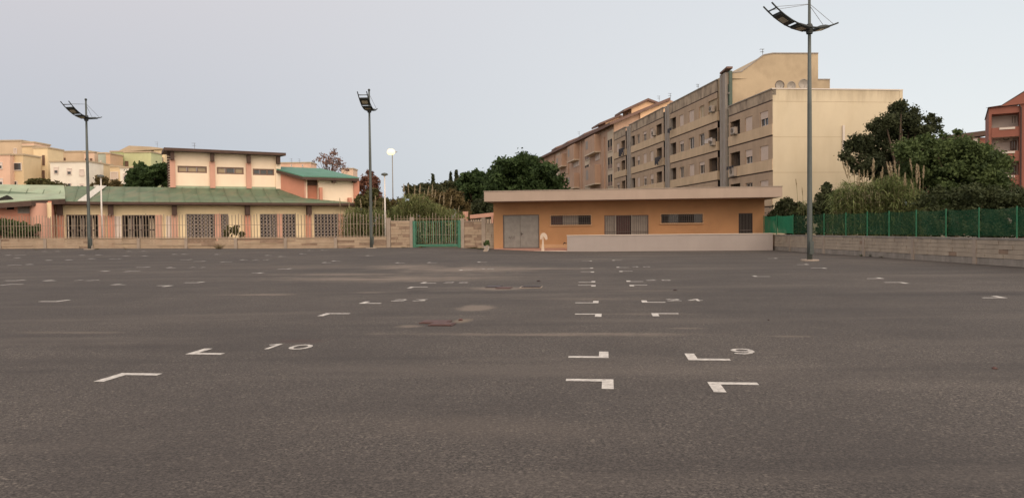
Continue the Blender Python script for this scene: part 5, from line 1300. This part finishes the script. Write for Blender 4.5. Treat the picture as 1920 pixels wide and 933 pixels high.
# big round pine
bp_ = fill(118, 915, 1046, interp([(908, 345), (925, 318), (945, 296), (960, 290), (1000, 291), (1020, 303), (1038, 318), (1048, 345)]), 372, 15, 70, 6)
tree('pine_tree', 'big round dark green pine rising behind the left end of the orange building', 'tree', gbase(985, 118), bp_, 34000, .34, LF['pine'], .5, 'pines beyond the lot', shell=.35)
tree('pine_tree', 'flatter pine left of the big round one, with a ragged top', 'tree', gbase(895, 128), fill(128, 868, 930, interp([(868, 335), (880, 320), (900, 316), (930, 314)]), 372, 10, 45, 5), 13000, .42, LF['pine'], .4, 'pines beyond the lot', shell=.35)
tree('pine_tree', 'round dark pine between the lime green block and the school', 'tree', gbase(283, 110), fill(110, 243, 324, interp([(240, 335), (250, 318), (270, 308), (300, 304), (326, 306)]), 352, 9, 55, 5), 14000, .38, LF['pine'], .4, 'pines beyond the lot', shell=.35)
# wooded slope behind the reeds
hill = grid_sheet('hill', [-24, -16, -8, -2, 2], [150, 165, 185, 210], lambda x, y: (x, y, (max(0, (x+26))/26*9.5)*sst(150, 185, y)-.05), M['earth'])
for px, pyt, wd, Y, kind, lab in ((812, 332, 3, 160, 'dark', 'slim cypress on the wooded skyline, leftmost dark spire'), (845, 329, 4, 165, 'dark', 'stubby cypress on the skyline, middle one'), (855.5, 325, 5, 165, 'dark', 'tallest cypress on the skyline near the pines')):
    T = at(px, pyt, Y); B = at(px, 372, Y); r_ = wd*Y/FPX
    bl = [(T.x, Y, B.z+(T.z-B.z)*k/7, r_*(1.1-.1*k), r_, (T.z-B.z)/9) for k in range(8)]
    tree('cypress', lab, 'tree', (T.x, Y, 0), bl, 1600, .4, LF[kind], .2, 'cypresses on the skyline', limbs=2, shell=.3)
wood = fill(150, 765, 930, interp([(760, 352), (790, 340), (812, 341), (835, 340), (870, 331), (930, 322)]), 395, 11, 85, 6)
tree('wood', 'mixed dark wood climbing the slope behind the reeds', 'trees', gbase(840, 150), wood, 24000, .42, LF['wood'], .3, shell=.35, limbs=2, tintblob=.7)
tree('shrub', 'rusty brown bush right behind the reed plumes', 'bush', gbase(838, 92), fill(92, 806, 880, interp([(800, 372), (825, 356), (850, 352), (880, 380)]), 415, 9, 40, 3), 9000, .26, LF['brownb'], .12, 'bushes behind the gate', shell=.3)
tree('shrub', 'dark thicket under the pines beside the orange building', 'bush', gbase(895, 98), fill(98, 868, 925, interp([(865, 375), (925, 368)]), 430, 10, 34, 3), 8000, .26, LF['dark'], .12, 'bushes behind the gate', shell=.3)
tree('shrub', 'olive green bush left of the lit lamp, above the fence bars', 'bush', gbase(690, 84), fill(84, 668, 736, interp([(665, 372), (685, 358), (705, 356), (735, 372)]), 440, 9, 44, 3), 9000, .24, LF['olive'], .12, 'bushes behind the gate', shell=.3)
tree('shrub', 'reddish dry bush between the two lamp posts and the gate', 'bush', gbase(752, 88), fill(88, 732, 800, interp([(730, 380), (760, 364), (800, 362)]), 430, 8, 36, 3), 7000, .24, LF['brownb'], .12, 'bushes behind the gate', shell=.3)
# autumn trees behind the teal roof
tree('autumn_tree', 'rust red tree behind the school corner, beside the floodlight mast', 'tree', gbase(688, 108), blobs_px(108, [(688, 335, 12), (680, 345, 12), (697, 345, 13), (705, 360, 12), (685, 360, 14), (697, 372, 14), (680, 375, 12), (693, 326, 7), (706, 335, 6)], 2), 5200, .20, LF['red'], .22, shell=.15, limbs=9)
tr_ = [(620, 285, 7), (612, 293, 9), (628, 292, 8), (605, 303, 9), (620, 303, 11), (634, 303, 8), (598, 298, 5), (640, 310, 8), (610, 312, 9), (630, 313, 9), (588, 302, 3), (626, 281, 4), (648, 318, 6)]
tree('autumn_tree', 'thin half bare mauve tree standing behind the teal roof', 'tree', gbase(620, 118), blobs_px(118, tr_, 2), 900, .19, LF['mauve'], .16, shell=.1, limbs=13)
# small trees before the far left blocks
for px, y0, wd, k, lab in ((62, 337, 8, 'olive', 'small leafy tree against the foot of the yellow tower'), (82, 340, 14, 'olive', 'wide low tree between the yellow tower and the white block'), (108, 344, 11, 'olive', 'low tree touching the white block just over the green roof'), (186, 333, 10, 'brownb', 'sparse brown tree by the slim white lamp'), (218, 339, 9, 'brownb', 'sparse brown bush left of the round pine')):
    tree('small_tree', lab, 'tree', gbase(px, 122), blobs_px(122, [(px, y0+8, wd), (px-wd*.6, y0+14, wd*.8), (px+wd*.6, y0+12, wd*.8), (px, y0+3, wd*.45)], 1), 1100, .34, LF[k], .14, 'small trees before the far blocks', shell=.2, limbs=4)
# right side trees
dk = [(1690, 203, 14), (1675, 212, 16), (1705, 213, 17), (1660, 228, 16), (1690, 230, 24), (1720, 235, 20), (1640, 240, 14), (1665, 250, 22), (1700, 258, 26), (1735, 255, 18), (1750, 240, 12), (1745, 222, 9), (1755, 228, 7), (1615, 265, 15), (1600, 278, 14), (1590, 293, 12), (1625, 285, 20), (1650, 280, 22), (1610, 305, 18), (1640, 310, 24), (1680, 300, 28), (1720, 300, 28), (1655, 335, 22), (1630, 258, 7), (1588, 268, 5)]
tree('broadleaf_tree', 'tall dark tree in front of the pale yellow end wall', 'tree', gbase(1690, 58), blobs_px(58, dk, 2.0), 30000, .125, LF['dark'], .3, limbs=16, shell=.2, tintblob=.6)
gr = fill(52, 1690, 1885, interp([(1685, 262), (1720, 250), (1755, 254), (1795, 246), (1830, 264), (1860, 280), (1890, 305)]), 400, 17, 130, 2.5) + blobs_px(52, [(1800, 310, 34), (1770, 300, 34), (1835, 320, 32), (1800, 350, 34), (1800, 246, 8), (1770, 252, 7), (1765, 246, 4), (1883, 300, 9), (1890, 318, 9), (1880, 345, 14)], 1)
tree('broadleaf_tree', 'wide bright green tree right of the dark one', 'tree', gbase(1790, 52), gr, 60000, .135, LF['green'], .28, limbs=12, shell=.25, tintblob=.6)
hd = fill(44, 1735, 1990, interp([(1735, 345), (1790, 338), (1850, 342), (1885, 352), (1990, 350)]), 440, 16, 90, 1.2)
tree('hedge', 'dull grey green hedge under the wide green tree, behind the net fence', 'hedge', gbase(1830, 44), hd, 24000, .115, LF['hedge'], .1, limbs=4, shell=.35, tintblob=.6)
hd = fill(38, 1840, 2040, interp([(1840, 398), (1870, 388), (2040, 384)]), 440, 12, 45, .5)
tree('hedge', 'low brown green hedge in front at the right edge, behind the net', 'hedge', gbase(1900, 38), hd, 9000, .09, LF['hedge'], .08, limbs=3, shell=.35)
hd = fill(57, 1452, 1745, interp([(1452, 392), (1475, 380), (1500, 384), (1550, 372), (1745, 395)]), 440, 12, 80, .8)
tree('hedge', 'dark undergrowth behind the net fence below the reeds', 'hedge', gbase(1600, 57), hd, 18000, .12, LF['dark'], .08, limbs=3, shell=.35)
tree('shrub', 'dark shrub in front of the end wall, left of the reeds', 'bush', gbase(1552, 53), blobs_px(53, [(1553, 348, 7), (1550, 360, 11), (1562, 365, 11), (1540, 375, 13), (1558, 385, 16), (1530, 385, 11), (1545, 395, 14)], .6), 3600, .13, LF['dark'], .08, shell=.2)
tree('shrub', 'dark shrub just right of the orange building corner', 'bush', gbase(1475, 59.5), blobs_px(59.5, [(1478, 378, 9), (1465, 386, 9), (1490, 388, 10), (1475, 395, 14), (1460, 400, 9), (1500, 398, 10)], .5), 3400, .13, LF['dark'], .08, shell=.2)

# reeds
def blade_mesh(bl, m, name, parent):
    """bl: list of (base, dir, length, width, droop) ribbons of 3 quads"""
    co = []; 
    for (p, d, l, w_, dr) in bl:
        side = d.cross(Vector((0, 0, 1))); side = side.normalized() if side.length > .01 else Vector((1, 0, 0))
        side = (side + Vector((random.uniform(-.6, .6), random.uniform(-.6, .6), 0))).normalized()
        P_ = []
        for k in range(4):
            f = k/3; c = p + d*l*f - Vector((0, 0, dr*l*f*f)); ww = w_*(1, .9, .6, .08)[k]/2; P_.append((c-side*ww, c+side*ww))
        for k in range(3): co += [P_[k][0], P_[k][1], P_[k+1][1], P_[k+1][0]]
    return link(name, tint_mesh(name, np.array([tuple(c) for c in co]), m, 4, np.repeat(rng.random(len(bl)), 3)), parent)
def reeds(label, Y, px0, px1, topf, n, plumes, lm, bw_, dy, plume_l=None, basez=0.0):
    t = thing('reed_clump', label, 'reeds', (at((px0+px1)/2, 430, Y).x, Y, basez)); o = t.location
    st_ = MB(); bl = []
    for i in range(n):
        px = random.uniform(px0, px1); yy_ = Y+random.uniform(-dy, dy); T = at(px, topf(px)-8+random.uniform(0, 40)*random.random(), yy_)
        b = Vector((T.x+random.uniform(-.5, .5), yy_, basez)); h = max(.5, T.z-b.z); lean = Vector((T.x-b.x, random.uniform(-.3, .3), h))
        st_.tube([b-o, b+lean*.5-o, b+lean-o], [.012, .01, .005], 3, False)
        k = int(h/.22)
        for j in range(2, k):
            f = j/k
            if random.random() < .15: continue
            for _ in range(2):
                a = random.uniform(0, 6.28); d = Vector((math.cos(a), math.sin(a)*.8, random.uniform(.3, 1.1))).normalized()
                bl.append((b+lean*f-o, d, random.uniform(.45, 1.05), bw_, random.uniform(.3, 1.0)))
    st_.build('stalks', M['reedstem'], t, kind='stuff')
    lf = blade_mesh(bl, lm, 'leaves', t); lf['kind'] = 'stuff'
    for (px, ya, yb, px2) in plumes:
        A_ = at(px, ya, Y-dy*.5); B_ = at(px2, yb, Y-dy*.5); C_ = Vector((B_.x+(B_.x-A_.x)*1.5, B_.y, B_.z-1.6))
        MB().tube([tuple(C_-o), tuple(B_-o), tuple(A_.lerp(B_, .3)-o)], [.014, .011, .005], 4).build('stalk', M['reedstem'], t)
        ax = (A_-B_); L_ = ax.length; nb_ = 150; co = []; tn = []
        for k in range(nb_):
            f = random.random(); wdt = L_*.055*math.sin(math.pi*min(1, f*.82+.12))
            c = B_+ax*f-o + Vector((random.gauss(0, 1), random.gauss(0, 1), 0))*wdt*.55
            d = (ax.normalized()+Vector((random.gauss(0, .25), random.gauss(0, .25), 0))).normalized(); s_ = Vector((random.gauss(0, 1), random.gauss(0, 1), random.gauss(0, .3))).normalized()
            l = L_*.09; w2 = .018
            co += [c-s_*w2, c+s_*w2, c+d*l+s_*w2*.4, c+d*l-s_*w2*.4]
        link('plume', tint_mesh('plume', np.array([tuple(c) for c in co]), LF['plume'], 4), t)
    return t
reeds('tall green reeds with pale plumes behind the net fence, before the end wall', 48, 1560, 1735, interp([(1555, 375), (1580, 345), (1620, 346), (1680, 328), (1735, 380)]), 380,
      [(1580, 305, 335, 1590), (1587, 303, 333, 1593), (1601, 318, 334, 1602), (1611, 320, 350, 1611), (1607, 332, 352, 1608), (1615, 328, 345, 1619), (1620, 320, 337, 1621), (1627, 320, 340, 1625), (1638, 298, 338, 1637), (1655, 313, 335, 1654), (1651, 323, 336, 1653),
       (1663, 305, 335, 1670), (1669, 305, 332, 1673), (1677, 302, 335, 1680), (1686, 310, 331, 1685), (1697, 325, 351, 1695), (1698, 333, 350, 1698), (1706, 298, 322, 1710), (1708, 337, 355, 1712), (1719, 309, 345, 1719), (1722, 311, 335, 1724), (1725, 335, 355, 1724), (1732, 311, 335, 1731)],
      LF['reedd'], .06, 1.6, basez=.0)
reeds('loose reed stems rising beside the floodlight mast at the right', 56, 1490, 1560, interp([(1490, 392), (1510, 380), (1560, 378)]), 40, [(1492, 336, 352, 1494), (1504, 352, 366, 1505), (1551, 345, 368, 1555), (1566, 352, 368, 1569)], LF['reedd'], .045, .8)
reeds('olive reeds with tall plumes behind the green gate', 68, 738, 868, interp([(736, 395), (755, 372), (790, 366), (815, 385), (868, 405)]), 380,
      [(757, 345, 366, 758), (765, 346, 362, 766), (788, 346, 365, 787), (778, 349, 368, 777), (811, 347, 370, 810), (804, 351, 367, 801), (817, 356, 372, 815), (826, 363, 380, 823), (832, 364, 385, 832), (847, 368, 388, 844), (796, 358, 375, 794), (771, 368, 382, 771), (861, 386, 398, 859)],
      LF['reed'], .06, 2.5, basez=.3)
tree('shrub', 'low green thicket filling the ground behind the green gate', 'bush', gbase(815, 66), fill(66.5, 745, 868, lambda p: 405, 452, 9, 60, 1.0), 9000, .16, LF['reed'], .06, 'bushes behind the gate', shell=.2, limbs=3)
tree('shrub', 'low dark bush under the slim white lamp by the fence bars', 'bush', gbase(715, 74), fill(74, 700, 765, lambda p: 385, 440, 9, 30, 1.0), 5000, .18, LF['olive'], .06, 'bushes behind the gate', shell=.2, limbs=3)
reeds('dense reeds overgrowing the fence bars left of the white lamp post', 64.5, 640, 728, interp([(636, 412), (655, 392), (690, 396), (728, 400)]), 220,
      [(637, 372, 388, 638), (655, 378, 394, 654), (676, 374, 392, 677), (704, 368, 390, 703), (718, 378, 394, 717), (692, 388, 402, 693)], LF['reed'], .05, 1.3, basez=.33)
# hedge behind the fence bars at the left, ground cover
hd = fill(66.5, -20, 74, lambda p: 412, 448, 8, 50, .5)
tree('hedge', 'dark clipped hedge behind the fence bars at the left edge', 'hedge', gbase(30, 66.5), hd, 8000, .14, LF['green'], .08, limbs=2, shell=.3)
tree('shrub', 'thin leafy shrub behind the bars before a white board', 'bush', gbase(430, 66.5), blobs_px(66.5, [(424, 438, 6), (432, 428, 6), (440, 434, 7), (450, 438, 6), (444, 425, 4)], .4), 500, .16, LF['olive'], .05, shell=.1, limbs=4)
tree('shrub', 'creeper bush growing through the left half of the green gate', 'bush', gbase(786, 61.5), blobs_px(61.2, [(783, 447, 7), (788, 455, 8), (780, 458, 6), (795, 461, 7), (786, 436, 4)], .3), 1200, .11, LF['weed'], .04, shell=.1, limbs=5)
# weeds along the wall feet
def weed(px, py, r_, h, n, lab, m='weed', spiky=False, grp='weeds along the walls'):
    P = ground(px, py); t = thing('weed_tuft', lab, 'weed', tuple(P), 0, grp); bl = []
    for i in range(n):
        a = random.uniform(0, 6.28); rr = r_*random.random(); d = Vector((math.cos(a)*.9, math.sin(a)*.9, random.uniform(.3, 1.2))).normalized()
        bl.append((Vector((math.cos(a)*rr*.5, math.sin(a)*rr*.4, 0)), d, h*random.uniform(.5, 1.2), .022, .1 if spiky else .35))
    blade_mesh(bl, LF[m], 'blades', t)
    return t
weed(411, 466.6, .45, .72, 120, 'spiky dry shrub at the foot of the low fence wall', spiky=True)
weed(181, 467.6, .5, .28, 60, 'low weeds at the wall foot right of the left mast', 'olive'); weed(236, 467.3, .1, .45, 9, 'single dry stalk in front of the fence wall')
weed(68, 468.3, .5, .16, 30, 'flat weed patch at the foot of the wall near the left edge', 'brownb'); weed(655, 465.4, .4, .2, 40, 'low weeds at the wall foot left of the middle mast', 'olive')
weed(790, 464.2, .5, .35, 70, 'weeds at the left foot of the green gate'); weed(757, 464.3, .3, .28, 40, 'weeds at the foot of the tall wall', 'olive')
weed(885, 465.5, .8, .28, 120, 'weeds along the foot of the wall right of the gate', 'olive'); weed(900, 467, .6, .3, 90, 'weeds left of the white plant pot', 'green')
weed(1571, 475.6, .35, .22, 70, 'reddish weeds at the foot of the right block wall', 'brownb'); weed(1588, 477.6, .4, .16, 50, 'low red dry weeds by the right wall', 'red')
weed(1617, 480, .25, .3, 60, 'small dark weed at a post of the right wall', 'green'); weed(1638, 481, .3, .42, 90, 'tall dark weed climbing the right wall after the post', 'dark'); weed(1660, 482.4, .6, .3, 110, 'broad weed patch against the right wall', 'olive')
weed(1624, 458, .01, .2, 4, 'tiny plant growing on the wall block') if False else None
weed(1735, 487, .3, .10, 30, 'faint low weeds at the foot of the right wall, nearer the camera', 'olive'); weed(1540, 474, .2, .15, 20, 'tiny weeds behind the right floodlight mast', 'olive')
print('tris', sum(len(m.polygons) for m in bpy.data.meshes)*2, 'objects', len(bpy.data.objects))
